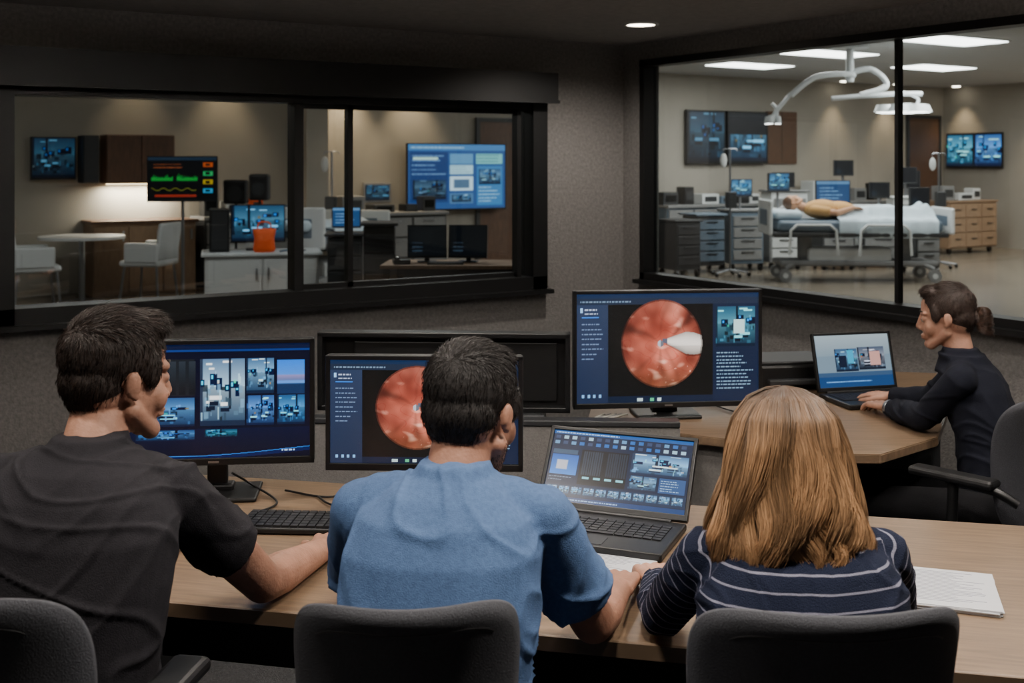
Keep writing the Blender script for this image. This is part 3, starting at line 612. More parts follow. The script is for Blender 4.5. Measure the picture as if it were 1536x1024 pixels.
def person(name,hip,sh,yaw,head,arms,size,skin,shirt,trouser,sleeve='short',hairfn=None,collar=True,fem=False,stripes=None,legs=None,browm=None,hsc=1.0,jacket=False,hem=.74,nkoff=(0,0)):
    ox,oy=hip; r=root(name,ox,oy,0,0)
    def L(p): return Vector((p[0]-ox,p[1]-oy,p[2]))
    wh,wc,dh,dc=size; ya=math.radians(yaw); shl=L(sh); zs=shl.z
    fw=Vector((math.sin(ya),math.cos(ya),0)); rt=Vector((math.cos(ya),-math.sin(ya),0))
    hc,hy,hp,hr=head; hc=L(hc); HM=head_matrix(hc,hy,hp,hr,hsc)
    hb=HM@Vector((0,-.030,-.055)); hd_=Vector((hb.x-shl.x,hb.y-shl.y,0))
    nk=Vector((shl.x,shl.y,zs+.045))+hd_*.35
    def torso(B,inf,top=True):
        z0=.47; prof=[(0,.86,.92),(.08,1,1),(.2,1.0,1.0),(.36,.97,.98),(.55,.985,1.0),(.72,1,1.03),(.85,.98,1.0),(.94,.84,.88),(1.0,.60,.68)]
        rings=[]
        for t,a,b in prof:
            z=z0+(zs+.005-z0)*t; s=min(1,t); w=(wh+(wc-wh)*s)*a+inf; d=(dh+(dc-dh)*s)*b+inf; off=-fw*.035*math.sin(math.pi*min(1,s))
            rings.append((shl.x*s+off.x,shl.y*s+off.y,z,w,d,ya))
        rings.append((nk.x,nk.y,zs+.03,.078+inf,.070+inf,ya)); B.loft(rings)
    nr=.048 if fem else .058
    B=Blob(); torso(B,-.014); B.cap(nk-Vector((0,0,.05)),hb,nr*1.0,nr*.95); head_prims(B,HM,fem)
    for key,(s0,e0,w0,hd) in arms.items():
        s0,e0,w0=L(s0),L(e0),L(w0); k=.82 if fem else 1
        B.cap(nk-Vector((0,0,.075)),s0,.040*k,.050*k)
        m1=s0.lerp(e0,.45); m2=e0.lerp(w0,.28)
        B.chain([(s0,.050*k),(m1,.049*k),(e0,.041*k),(m2,.043*k),(w0,.026*k)]); 
        hand(B,w0,Vector(hd),(0,0,1),key=='R',sc=.92 if fem else 1.02)
    B.build('body',skin,r,.0033,4)
    B=Blob(); torso(B,.004)
    ntop=nk+hd_*.10+Vector((0,0,.006)); rtop=nr+.0075
    B.loft([(shl.x+hd_.x*.15,shl.y+hd_.y*.15,zs-.03,nr+.055,nr+.045,ya),((shl.x+nk.x)/2,(shl.y+nk.y)/2,zs+.01,nr+.038,nr+.032,ya),(nk.x,nk.y,zs+.032,nr+.018,nr+.016,ya),(ntop.x,ntop.y,ntop.z,rtop,rtop,ya)],e=2.0)
    for key,(s0,e0,w0,hd) in arms.items():
        s0,e0,w0=L(s0),L(e0),L(w0); k=.82 if fem else 1
        B.cap(nk-Vector((0,0,.055)),s0,.056*k+.002,.058*k+.002)
        if sleeve=='short': 
            h=s0.lerp(e0,hem); B.chain([(s0,.062*k),(s0.lerp(e0,.35),.062*k),(h,.066*k)],flat=True)
        else:
            B.chain([(s0,.062*k),(s0.lerp(e0,.5),.060*k),(e0,.054*k),(e0.lerp(w0,.35),.054*k),(e0.lerp(w0,.93),.036*k)],flat=True)
    og=B.build('shirt' if not jacket else 'jacket',shirt,r,.005,5); wrinkle(og,.0050 if fem else .0080,seed=ox*10)
    if stripes:
        me=og.data; co,_=mesh_arr(me); S=co[:,2].copy()+.0
        for key,(s0,e0,w0,hd) in arms.items():
            s0,e0,w0=np.array(L(s0)),np.array(L(e0)),np.array(L(w0)); ref=s0[2]; l1=np.linalg.norm(e0-s0); 
            def seg(a,b):
                d=b-a; Ln=np.linalg.norm(d); t=((co-a)@d)/Ln**2; tc=np.clip(t,0,1); q=a+tc[:,None]*d; return np.linalg.norm(co-q,axis=1),t*Ln
            d1,t1=seg(s0,e0); d2_,t2=seg(e0,w0); side=(co-s0)@np.array(rt)*(1 if key=='R' else -1)
            m1=(d1<.075)&(side>-.01); m2=(d2_<.066)&(d2_<d1)
            S[m1]=ref-t1[m1]; S[m2]=ref-l1-t2[m2]
        at=me.attributes.new('stripe','FLOAT','POINT'); at.data.foreach_set('value',S.astype(np.float32))
    B=Blob(); B.ell((0,0,.525),(wh*.98,.13,.075),Matrix.Rotation(-ya,3,'Z'))
    lk=legs or [(.10,.42),(-.10,.42)]
    for i,(lx,ly) in enumerate(lk):
        hp0=rt*lx*.9+Vector((0,0,.535)); kn=rt*lx*1.25+fw*ly+Vector((0,0,.53)); an=kn+fw*.02+Vector((0,0,-.44)); k=.9 if fem else 1
        B.chain([(hp0,.085*k),(hp0.lerp(kn,.5),.075*k),(kn,.060*k),(kn.lerp(an,.35),.056*k),(an,.042*k)],flat=True)
    B.build('trousers',trouser,r,.007,5)
    for i,(lx,ly) in enumerate(lk):
        an=rt*lx*1.25+fw*(ly+.02); B=Blob(); B.cap(an+Vector((0,0,.05))-fw*.03,an+fw*.15+Vector((0,0,.036)),.042,.034,sq=.9); B.cap(an+Vector((0,0,.09)),an+Vector((0,0,.05)),.04,.042); B.build('shoe_%d'%(i+1),mShoe,r,.006,3)
    eyes(r,HM,browm or mHairDark)
    if hairfn: hairfn(r,HM)
    return r
mHairDark=M('brow_hair',(.12,.09,.07),.7)
skinA=skinmat('skin_tan',(.63,.465,.385)); skinB=skinmat('skin_medium',(.61,.44,.36)); skinC=skinmat('skin_fair',(.70,.53,.45))
mTeeD=fabric('charcoal_tee',(.135,.13,.145)); mTeeB=fabric('blue_tee',(.30,.395,.545)); mBlazer=fabric('navy_blazer',(.075,.085,.125)); mJean=fabric('denim',(.13,.16,.22)); mPants=fabric('dark_trousers',(.07,.07,.08))
person('man_in_dark_tshirt',(-.80,1.94),(-.765,2.05,1.110),14,((-.735,2.165,1.245),45,3,0),
 {'R':((-.615,2.10,1.050),(-.505,2.34,.803),(-.425,2.585,.785),(.10,1,-.02)),'L':((-.93,2.12,1.055),(-1.0,2.42,.803),(-.86,2.64,.785),(.5,.85,-.02))},
 (.185,.200,.125,.125),skinA,mTeeD,mJean,hairfn=lambda r,H:short_hair(r,H,(.14,.105,.085),13000,.024,'brown'),hem=.56)
person('man_in_blue_tshirt',(-.150,1.96),(-.110,2.035,1.070),4,((-.073,2.13,1.190),27,10,0),
 {'R':((.050,2.055,1.02),(.150,2.15,.800),(.215,2.345,.785),(.12,1,-.02)),'L':((-.270,2.09,1.02),(-.31,2.33,.803),(-.20,2.55,.785),(.35,1,-.02))},
 (.165,.175,.115,.12),skinB,mTeeB,mJean,hairfn=lambda r,H:(short_hair(r,H,(.10,.085,.078),13000,.021,'black'),stubble(r,H,(.20,.15,.13),1500)))
def stripe_mat():
    m=M('striped_knit',(.10,.12,.19),.95,bump=.5,bscale=500,spec=.15); nt=m.node_tree; N=nt.nodes; L=nt.links; b=N['Principled BSDF']
    a=N.new('ShaderNodeAttribute'); a.attribute_name='stripe'; mu=N.new('ShaderNodeMath'); mu.operation='MULTIPLY'; mu.inputs[1].default_value=1/.025; fr=N.new('ShaderNodeMath'); fr.operation='FRACT'
    gt=N.new('ShaderNodeMath'); gt.operation='LESS_THAN'; gt.inputs[1].default_value=.12
    mx=N.new('ShaderNodeMix'); mx.data_type='RGBA'; mx.inputs[6].default_value=(*lin((.11,.13,.20)),1); mx.inputs[7].default_value=(*lin((.50,.50,.56)),1)
    L.new(a.outputs['Fac'],mu.inputs[0]); L.new(mu.outputs[0],fr.inputs[0]); L.new(fr.outputs[0],gt.inputs[0]); L.new(gt.outputs[0],mx.inputs[0]); L.new(mx.outputs[2],b.inputs['Base Color']); return m
mStripe=stripe_mat()
def long_hair(r,HM):
    prof=[(.128,.006,.006,-.01),(.124,.035,.035,-.012),(.108,.066,.075,-.014),(.075,.088,.100,-.018),(.03,.100,.110,-.024),(-.03,.112,.112,-.030),(-.085,.127,.110,-.038),(-.135,.138,.106,-.044),(-.18,.134,.096,-.046),(-.232,.110,.078,-.046)]
    pr=np.array(prof)
    def prf(t): 
        x=t*(len(pr)-1); return np.stack([np.interp(x,np.arange(len(pr)),pr[:,k]) for k in range(4)],-1)
    g0=math.radians(62); nu,nv=72,30; bm=bmesh.new(); G=[]
    for j in range(nv+1):
        t=j/nv*.78; z,rx,ry,yc=prf(np.array(t)); row=[]
        for i in range(nu+1):
            a=g0+(math.tau-2*g0)*i/nu
            if z>.10: a=math.tau*i/nu
            k=.90+.03*math.sin(a*9+z*20)
            row.append(bm.verts.new(HM@Vector((math.sin(a)*rx*k,yc+math.cos(a)*ry*k,z-(.012*math.sin(a*17) if j==nv else 0)))))
        G.append(row)
    for j in range(nv):
        for i in range(nu): bm.faces.new((G[j][i],G[j][i+1],G[j+1][i+1],G[j+1][i]))
    m=M('blonde_base',(.22,.165,.12),.7,var=.4,vscale=30,stretch=(6,6,1)); o=mesh_obj('hair_underlayer',bm,m,r,True); so=o.modifiers.new('t','SOLIDIFY'); so.thickness=.006
    N=14000; K=30
    nc=60; ca=np.linspace(math.radians(60),math.tau-math.radians(60),nc)+rng.normal(0,.03,nc); cend=rng.uniform(.76,1.05,nc); cph=2.4*np.sin(ca*2.3+1)+rng.normal(0,.55,nc); cfr=16+2*np.sin(ca*3)+rng.normal(0,.9,nc); clay=rng.uniform(.95,1.08,nc); cbr=rng.uniform(.50,1.40,nc)
    ci=rng.integers(0,nc,N); a0=ca[ci]; a=a0+rng.normal(0,.10,N); a=np.clip(a,math.radians(56),math.tau-math.radians(56))
    short=rng.random(N)<.22; tend=np.where(short,rng.uniform(.6,.85,N),cend[ci]+rng.normal(0,.035,N)); tst=rng.uniform(0,.35,N)*(rng.random(N)<.5)
    lay=clay[ci]+rng.normal(0,.014,N); ph=cph[ci]+rng.normal(0,.28,N)
    P=np.zeros((N,K,3)); cols=np.zeros((N,K,3))
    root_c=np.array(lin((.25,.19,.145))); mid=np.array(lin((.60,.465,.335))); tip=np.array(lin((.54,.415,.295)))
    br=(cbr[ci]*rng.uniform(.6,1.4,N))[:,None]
    for k in range(K):
        t=tst+(tend-tst)*k/(K-1); q=prf(t); z,rx,ry,yc=q.T
        wv=np.clip(t-.28,0,.6)/.6; cl=.60*np.clip(t-.30,0,.5)/.5; tight=a0+(a-a0)*(1-cl)
        aa=tight+.16*wv*np.sin(t*cfr[ci]+ph); f=lay+.085*wv*np.cos(t*cfr[ci]+ph+.8)-.10*np.clip(t-.88,0,1)*3
        f=np.where(t<.3,1+(f-1)*t/.3,f)
        P[:,k,0]=np.sin(aa)*rx*f; P[:,k,1]=yc+np.cos(aa)*ry*f; P[:,k,2]=z+.004*np.sin(ph+t*4)
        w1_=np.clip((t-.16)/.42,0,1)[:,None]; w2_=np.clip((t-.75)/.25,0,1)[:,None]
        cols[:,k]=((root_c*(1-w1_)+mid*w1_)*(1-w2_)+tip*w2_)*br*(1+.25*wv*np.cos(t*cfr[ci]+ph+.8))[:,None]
    Mh=np.array(HM); P=P@Mh[:3,:3].T+Mh[:3,3]
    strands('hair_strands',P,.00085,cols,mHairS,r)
person('woman_in_striped_sweater',(.495,1.95),(.495,2.0,1.000),0,((.485,2.06,1.128),2,6,0),
 {'L':((.340,2.03,.960),(.290,2.19,.803),(.300,2.40,.785),(-.02,1,-.02)),'R':((.650,2.03,.960),(.715,2.17,.803),(.62,2.37,.785),(-.3,1,-.02))},
 (.170,.178,.12,.115),skinC,mStripe,mPants,sleeve='long',hairfn=long_hair,fem=True,stripes=True,hsc=.95)
def bun_hair(r,HM):
    short_hair(r,HM,(.16,.11,.085),6000,.022,'bun',lift=.15)
    B=Blob(); B.M=HM; B.ell((0,-.120,-.005),(.034,.030,.036)); B.ell((.012,-.140,-.025),(.022,.02,.03)); B.ell((-.01,-.135,.015),(.022,.02,.022)); B.cap((0,-.09,.0),(0,-.12,-.005),.025,.025)
    B.build('hair_bun',M('bun_hair',(.16,.11,.085),.6,var=.4,vscale=60,bump=.6,bscale=120),r,.003,2)
    N=700;K=9; a=rng.uniform(0,6.28,N); b=rng.uniform(-1,1,N); P=np.zeros((N,K,3)); 
    for k in range(K):
        t=k/(K-1); g=a+t*2.6; rr=.036*np.sqrt(1-b*b*.7)*(1+.25*t); P[:,k,0]=rr*np.cos(g); P[:,k,1]=-.125-.012*t+rr*.7*np.sin(g); P[:,k,2]=-.005+b*.034-.028*t*t+rr*.6*np.cos(g+b*3)
    Mh=np.array(HM); P=P@Mh[:3,:3].T+Mh[:3,3]; strands('bun_strands',P,.0009,np.array(lin((.20,.135,.10)))*rng.uniform(.5,1.8,(N,1)),mHairS,r)
person('woman_in_dark_blazer',(1.56,3.75),(1.515,3.865,.985),-62,((1.462,3.90,1.128),-67,5,0),
 {'L':((1.450,3.735,.950),(1.375,3.855,.803),(1.325,4.085,.79),(-.25,1,-.05)),'R':((1.58,4.00,.950),(1.50,4.14,.81),(1.40,4.27,.79),(-.7,.7,-.05))},
 (.130,.140,.100,.100),skinC,mBlazer,mPants,sleeve='long',hairfn=bun_hair,fem=True,hsc=.90,jacket=True)
wt=root('wristwatch',1.33,4.06,.79,12); bm=bmesh.new()
ring=[]
for i in range(24):
    g=math.tau*i/24; ring.append([bm.verts.new((math.cos(g)*.0275,y0,math.sin(g)*.0275)) for y0 in (-.008,.008)])
for i in range(24): a_,b_=ring[i],ring[(i+1)%24]; bm.faces.new((a_[0],b_[0],b_[1],a_[1]))
o=mesh_obj('band',bm,mSteel,wt,True); so=o.modifiers.new('t','SOLIDIFY'); so.thickness=.002
# ------------------------------------------------------------ simulation ward
F=.1
def panel_light(a,b,power,w=1.2,d=.6,col=(1,.955,.88)):
    r=rootH('ceiling_light_panel',a,b,SC); box(r,'diffuser',(w,d,.02),(0,0,-.012),mPanelLight); box(r,'trim_frame',(w+.05,d+.05,.014),(0,0,-.005),mWhite)
    light(r,'lamp','AREA',(0,0,-.03),power,col,w,d)
for a,b,p in [(7.2,3.0,60),(7.2,4.9,60),(7.6,6.8,50),(10.2,3.2,65),(10.2,5.6,65),(12.6,5.0,50),(5,-2,30),(12.8,2,45)]: panel_light(a,b,p)
for a,b,p in [(-2.2,4.2,10),(.8,4.4,12),(3.6,4.0,15),(-4.5,5,6)]: panel_light(a,b,p,col=(1,.97,.92))
def walllight(a,b,power,dirb=1,col=(1,.72,.44)):
    r=rootH('ward_downlight',a,b,SC); cyl(r,'lens',.07,.01,(0,0,-.01),mDown); light(r,'lamp','SPOT',(0,0,-.03),power,col,.04,spot=75,blend=.8)
for a,p in ((1.95,230),(2.95,150),(.3,60),(-.8,30),(11.4,80),(12.8,90),(6.2,60)): walllight(a,8.40,p)
walllight(14.2,6.4,150); walllight(14.2,8.2,90)
def tv(name,a,z0,w,h,cv,b=8.62,yaw=0,frame=.015):
    r=rootH(name,a,b,z0+h/2,yaw); box(r,'wall_bracket',(w*.3,.05,h*.3),(0,.035,0),mBlack); casing(r,w,h,(0,-.03,0),cv,bez=frame,th=.04,scr=mScreenDim); return r
dsh=paint_dash()
tv('wall_television',3.64,.99,1.60,.94,dsh,b=8.55)
tv('wall_television',-1.75,1.46,.50,.50,paint_thumb(71,br=.5))
tv('wall_television',8.35,1.64,.84,.88,paint_thumb(72,br=.55),frame=.03)
dv=paint_thumb(73,br=.9); dv.rect(0,0,1,.45,(.04,.07,.10),(.03,.05,.08)); tv('wall_television',9.27,1.64,.92,.88,dv,frame=.03)
tv('wall_television',14.40,1.56,1.2,.66,paint_duo(74,br=1.25),b=7.95,yaw=-90)
uc=rootH('upper_cabinet',-.81,8.5,1.7)
box(uc,'carcass',(.80,.34,.58),(0,0,0),mWalnut,.005); box(uc,'door_a',(.39,.02,.56),(-.2,-.18,0),mWalnut,.003); box(uc,'door_b',(.39,.02,.56),(.2,-.18,0),mWalnut,.003)
box(uc,'under_light',(.7,.05,.012),(0,.05,-.30),mStrip); light(uc,'lamp','AREA',(0,.05,-.32),36,(1,.84,.64),.7,.06)
dc_=rootH('dark_tall_cupboard',-1.38,8.5,1.7); box(dc_,'carcass',(.18,.3,.56),(0,0,0),mDGrey,.004); box(dc_,'door',(.16,.02,.54),(0,-.16,0),mDGrey,.003)
ct=rootH('wall_counter',-.8,8.40,F); box(ct,'worktop',(1.25,.56,.035),(0,0,.86),mWalnut,.004); box(ct,'carcass',(1.2,.5,.84),(0,.02,.42),mOak,.004)
for k in range(3): box(ct,'door_%d'%(k+1),(.38,.02,.78),(-.4+k*.4,-.24,.42),mOak,.003); box(ct,'handle_%d'%(k+1),(.02,.02,.12),(-.26+k*.4,-.26,.7),mSteel)
pn=rootH('wood_wall_panel',10.12,8.66,2.09); box(pn,'board',(.72,.03,.9),(0,0,0),mWalnut,.004); box(pn,'groove',(.01,.034,.9),(0,0,0),mBlack)
def door(name,a,w,h,mat):
    r=rootH(name,a,8.66,F); box(r,'leaf',(w,.04,h),(0,0,h/2),mat,.004); boxes(r,'jamb',[(-w/2-.06,-w/2,-.03,.03,0,h+.06),(w/2,w/2+.06,-.03,.03,0,h+.06),(-w/2,w/2,-.03,.03,h,h+.06)],mDGrey); box(r,'handle',(.12,.04,.02),(w/2-.12,-.04,1.0),mSteel)
door('door_1',4.55,.95,2.15,mWalnut); door('door_2',13.85,.85,2.4,mWalnut)
pf=rootH('framed_notice',2.45,8.66,1.25); box(pf,'frame',(.42,.03,.27),(0,0,0),mGrey,.004); screen(pf,'poster',paint_thumb(75,40,26,.6),.36,.21,(0,-.018,0),mScreenDim)
boxes(None,'pillar_ward',[(1.28,1.58,8.3,8.68,F,SC)],mSimWall)
def base_run(a,b,w,n,mb,mf):
    c=rootH('base_cabinet_run',a,b,F)
    box(c,'worktop',(w,.6,.04),(0,0,.88),mGrey,.004); box(c,'carcass',(w-.04,.54,.86),(0,.02,.43),mb,.004); st=(w-.06)/n
    for k in range(n):
        for j in range(3): box(c,'drawer_%d_%d'%(k+1,j+1),(st-.03,.02,.25),(-w/2+.03+st*(k+.5),-.265,.16+j*.27),mf,.004); box(c,'pull_%d_%d'%(k+1,j+1),(.16,.015,.015),(-w/2+.03+st*(k+.5),-.28,.24+j*.27),mSteel)
base_run(8.15,8.36,2.1,4,mBlueGrey,mGrey); base_run(.52,8.36,1.3,3,mDGrey,mGrey); base_run(2.45,8.36,1.6,3,mDGrey,mGrey); base_run(11.4,8.36,2.4,4,mGrey,mOak)
def clutter(a,b,z,items):
    for nm,s,(dx,dy),mt in items:
        r=rootH(nm,a+dx,b+dy,z); box(r,'body',s,(0,0,s[2]/2),mt,.01); box(r,'front',(s[0]*.7,.01,s[2]*.5),(0,-s[1]/2-.004,s[2]*.5),mDGrey if mt is not mDGrey else mBlackG,.002)
clutter(8.15,8.36,F+.90,[('supply_box',(.3,.25,.2),(-.85,0),mDGrey),('infusion_pump',(.2,.2,.28),(-.45,0),mBlack),('supply_bin',(.35,.3,.16),(0,.05),mWhite),('glove_box',(.25,.12,.12),(.35,-.05),mBlueGrey),('suction_unit',(.22,.25,.3),(.7,0),mBlack),('label_printer',(.2,.2,.15),(.92,-.05),mWhite)])
clutter(.52,8.36,F+.90,[('infusion_pump',(.18,.2,.28),(-.5,0),mDGrey),('supply_bin',(.25,.25,.18),(-.2,0),mWhite),('sharps_box',(.15,.15,.22),(.1,0),mOrange),('glove_box',(.22,.12,.12),(.4,0),mBlueGrey)])
clutter(2.45,8.36,F+.90,[('sterilizer',(.32,.3,.22),(-.55,0),mGrey),('document_tray',(.3,.3,.1),(-.1,0),mDGrey),('desk_phone',(.2,.2,.1),(.3,-.05),mBlack),('supply_box',(.2,.2,.2),(.6,0),mDGrey)])
clutter(11.4,8.36,F+.90,[('blood_gas_analyzer',(.35,.3,.35),(-.8,0),mWhite),('supply_box',(.25,.25,.25),(-.3,0),mDGrey),('centrifuge',(.3,.3,.22),(.2,0),mGrey),('infusion_pump',(.2,.2,.3),(.7,0),mBlack)])
wd=rootH('drawer_cabinet',12.95,7.2,F); box(wd,'carcass',(1.3,.55,.78),(0,0,.49),mOak,.006); box(wd,'top',(1.36,.6,.03),(0,0,.895),mOak,.004)
for k in range(3):
    for j in range(3): box(wd,'drawer_%d_%d'%(k+1,j+1),(.4,.02,.23),(-.43+k*.43,-.285,.24+j*.25),mOak,.005); box(wd,'pull_%d_%d'%(k+1,j+1),(.14,.02,.015),(-.43+k*.43,-.30,.26+j*.25),mBlack)
for i,(x,y) in enumerate([(-.55,-.2),(.55,-.2),(-.55,.2),(.55,.2)]): cyl(wd,'caster_%d'%(i+1),.05,.04,(x,y,.05),mBlackG,rot=(math.pi/2,0,0))
clutter(12.95,7.2,F+.912,[('medical_device',(.3,.25,.25),(-.45,0),mGrey),('device_tray',(.4,.3,.12),(.0,.0),mWhite),('monitor_unit',(.2,.2,.2),(.42,.05),mWhite)])
def med_cart(name,x,y,yaw,w=.5,h=.9,mat=mBlueGrey,scr=None,sw=.4,sh=.28,pole=.3,front=None):
    r=root(name,x,y,F,yaw); box(r,'body',(w,.45,h-.15),(0,0,.1+(h-.15)/2),mat,.015); box(r,'top',(w+.06,.5,.03),(0,0,h-.03),mWhite if not front else front,.01)
    for j in range(4): box(r,'drawer_%d'%(j+1),(w*.88,.02,(h-.25)/4-.02),(0,-.235,.17+j*(h-.25)/4+.06),front or (mWhite if mat is not mWhite else mGrey),.006); box(r,'pull_%d'%(j+1),(w*.4,.02,.015),(0,-.25,.17+j*(h-.25)/4+.1),mDGrey)
    for i,(a,b) in enumerate([(-1,-1),(1,-1),(-1,1),(1,1)]): cyl(r,'caster_%d'%(i+1),.05,.03,(a*w*.42,b*.18,.05),mBlackG,rot=(0,math.pi/2,0))
    if scr: cyl(r,'pole',.02,pole+.1,(0,.05,h+pole/2),mSteel); casing(r,sw,sh,(0,0,h+pole+sh/2-.02),scr,th=.04,mat=mDGrey,scr=mScreenDim)
    return r
bl=paint_blue()
med_cart('medical_cart',3.35,16.9,12,scr=paint_thumb(80,br=1.2),sw=.34,sh=.26,pole=.18,front=mGrey)
med_cart('medical_cart',3.95,17.1,12,scr=paint_thumb(81,br=1.1),sw=.34,sh=.28,pole=.25,mat=mGrey)
med_cart('medical_cart',4.72,17.0,5,scr=bl,sw=.52,sh=.34,pole=.08,mat=mDGrey,front=mGrey)
med_cart('medical_cart',5.05,17.6,0,scr=paint_dark(),sw=.3,sh=.24,pole=.48,mat=mBlueGrey)
med_cart('medical_cart',5.5,17.3,-5,scr=paint_dark(),sw=.3,sh=.24,pole=.15,w=.6,mat=mDGrey,front=mGrey)
med_cart('equipment_tower',6.2,18.2,-5,scr=paint_dark(),sw=.34,sh=.26,pole=.2,w=.5,h=1.05,mat=mWhite)
med_cart('medical_cart',2.75,16.6,20,w=.45,h=.85,mat=mDGrey,front=mBlueGrey)
med_cart('ventilator_cart',5.75,16.3,10,w=.36,h=.95,mat=mDGrey,scr=paint_dark(),sw=.3,sh=.26,pole=.02,front=mGrey)
med_cart('anesthesia_machine',4.28,18.2,10,w=.6,h=1.15,mat=mWhite,scr=paint_dark(),sw=.36,sh=.24,pole=.04,front=mGrey)
med_cart('ultrasound_machine',6.65,19.4,0,w=.45,h=.95,mat=mGrey,scr=paint_dark(),sw=.4,sh=.3,pole=.2,front=mDGrey)
med_cart('defibrillator_cart',2.30,15.9,25,w=.4,h=.8,mat=mDGrey,scr=None,front=mDGrey)
def iv(x,y,h=1.9):
    r=root('iv_stand',x,y,F); tube(r,'pole',[(0,0,.08),(0,0,h)],.014,mSteel); tube(r,'hooks',[(-.1,0,h-.03),(-.08,0,h),(.08,0,h),(.1,0,h-.03)],.008,mSteel)
    for k in range(5): a=k*math.tau/5; tube(r,'foot_%d'%(k+1),[(0,0,.09),(.26*math.cos(a),.26*math.sin(a),.05)],.012,mSteel); ball(r,'caster_%d'%(k+1),.03,(.26*math.cos(a),.26*math.sin(a),.03),mBlackG)
    box(r,'pump',(.14,.12,.22),(0,-.06,h*.6),mDGrey,.01); ball(r,'fluid_bag',.07,(-.09,0,h-.16),mWhite,(.7,.3,1.4))
    return r
iv(3.0,15.9,1.75); iv(6.35,17.2,1.7); iv(-2.3,14.75,1.7)
def bed(name,x,y,yaw,L_=2.3,blanket=True):
    r=root(name,x,y,F,yaw); h=.62
    box(r,'lower_frame',(L_*.85,.6,.07),(0,0,.24),mGrey,.02); box(r,'base_cover',(L_*.45,.5,.2),(-.1,0,.34),mWhite,.04)
    for i,sx in enumerate((-1,1)): box(r,'lift_column_%d'%(i+1),(.14,.3,.34),(sx*L_*.27,0,.42),mGrey,.02)
    box(r,'deck',(L_*.93,.86,.06),(0,0,h),mDGrey,.015); box(r,'mattress',(L_*.88,.82,.15),(0,0,h+.11),mBlueGrey,.05,seg=3)
    for i,(sx,sy) in enumerate([(-1,-1),(1,-1),(-1,1),(1,1)]):
        tube(r,'leg_%d'%(i+1),[(sx*L_*.33,sy*.25,.25),(sx*L_*.40,sy*.33,.17)],.03,mGrey); cyl(r,'wheel_%d'%(i+1),.085,.05,(sx*L_*.40,sy*.34,.085),mGrey,rot=(math.pi/2,0,0)); cyl(r,'hub_%d'%(i+1),.035,.06,(sx*L_*.40,sy*.34,.085),mWhite,rot=(math.pi/2,0,0))
    for nm,sx,hh in (('headboard',-1,.46),('footboard',1,.34)):
        box(r,nm,(.05,.88,hh),(sx*L_*.485,0,h+.06+hh*.35),mWhite,.04,seg=3); box(r,nm+'_inset',(.055,.6,hh*.5),(sx*L_*.486,0,h+.06+hh*.35),mBlueGrey,.02)
    for i,(x0,w) in enumerate([(-.62,.62),(.30,.66)]):
        for sy,s in ((-1,'a'),(1,'b')):
            zz=h+.08; pts=[(x0-w/2,sy*.46,zz-.12),(x0-w/2+.02,sy*.46,zz+.20),(x0-w/2+.1,sy*.46,zz+.27),(x0+w/2-.1,sy*.46,zz+.27),(x0+w/2-.02,sy*.46,zz+.20),(x0+w/2,sy*.46,zz-.12)]
            if sy>0: 
                tube(r,'rail_%d%s'%(i+1,s),pts,.02,mWhite); box(r,'rail_panel_%d%s'%(i+1,s),(w*.86,.02,.14),(x0,sy*.46,zz+.10),mWhite,.01)
            else: tube(r,'rail_%d%s'%(i+1,s),[(p[0],p[1],p[2]-.22) for p in pts],.018,mWhite)
    bm=bmesh.new(); nx,ny=70,30; G=[]; xs0=-.28 if blanket else -.65; xl=L_*.40-xs0+.03
    for i in range(nx+1):
        row=[]
        for j in range(ny+1):
            u=i/nx;v=-1+2*j/ny; X=xs0+u*xl; Y=v*.50
            legs_=math.exp(-((abs(v)-.28)/.2)**2); body=(.17*math.exp(-(v/.42)**2)*(1-u)**1.2+.13*legs_*min(1,u*2))*(1+.6*math.exp(-((u-.93)/.05)**2))
            if not blanket: body*=.3
            Z=h+.205+body+.022*noise.noise(Vector((X*4,Y*5,1)))+.016*noise.noise(Vector((X*11,Y*9,5)))
            if abs(v)>.84: Z=h+.20-(abs(v)-.84)*1.5; Y=math.copysign(.425+.02*noise.noise(Vector((X*9,v,2))),v)
            row.append(bm.verts.new((X,Y,Z)))
        G.append(row)
    for i in range(nx):
        for j in range(ny): bm.faces.new((G[i][j],G[i+1][j],G[i+1][j+1],G[i][j+1]))
    o=mesh_obj('sheet',bm,mSheet,r,True); so=o.modifiers.new('t','SOLIDIFY'); so.thickness=.01
    box(r,'pillow',(.36,.58,.12),(-.90,0,h+.25),mSheet,.055,seg=4)
    if blanket:
        p=bpy.data.objects.new('patient_manikin',None); link(p,r); zb=h+.19
        HMm=Matrix.Translation((-.80,0,zb+.22))@Matrix.Rotation(math.radians(-90),4,'Z')@Matrix.Rotation(math.radians(75),4,'X')
        B=Blob(); head_prims(B,HMm); B.cap((-.70,0,zb+.17),(-.60,0,zb+.14),.055,.06)
        for s in (-1,1):
            sh_=Vector((-.56,s*.19,zb+.12)); el=Vector((-.27,s*.27,zb+.09)); wr_=Vector((-.05,s*.20,zb+.16)); B.chain([(sh_,.052),(el,.042),(wr_,.028)]); hand(B,wr_,(1,-s*.3,-.05),(0,0,1),s<0)
        B.build('manikin_body',mManSkin,p,.005,3)
        B=Blob(); B.ell((-.42,0,zb+.13),(.25,.21,.13)); B.ell((-.2,0,zb+.13),(.22,.19,.11))
        for s in (-1,1): B.chain([(Vector((-.56,s*.18,zb+.12)),.066),(Vector((-.36,s*.25,zb+.10)),.062)],flat=True)
        B.build('gown',mBlanket,p,.01,5)
        B=Blob(); B.M=HMm; B.ell((0,-.018,.050),(.080,.095,.083)); B.build('hair_cap',mWalnut,p,.006,3)
    return r
bed('hospital_bed',4.55,15.4,-3,2.4)
bed('hospital_bed',-2.20,13.6,75,2.0,False)
sl=root('surgical_light',4.15,14.2,SC)
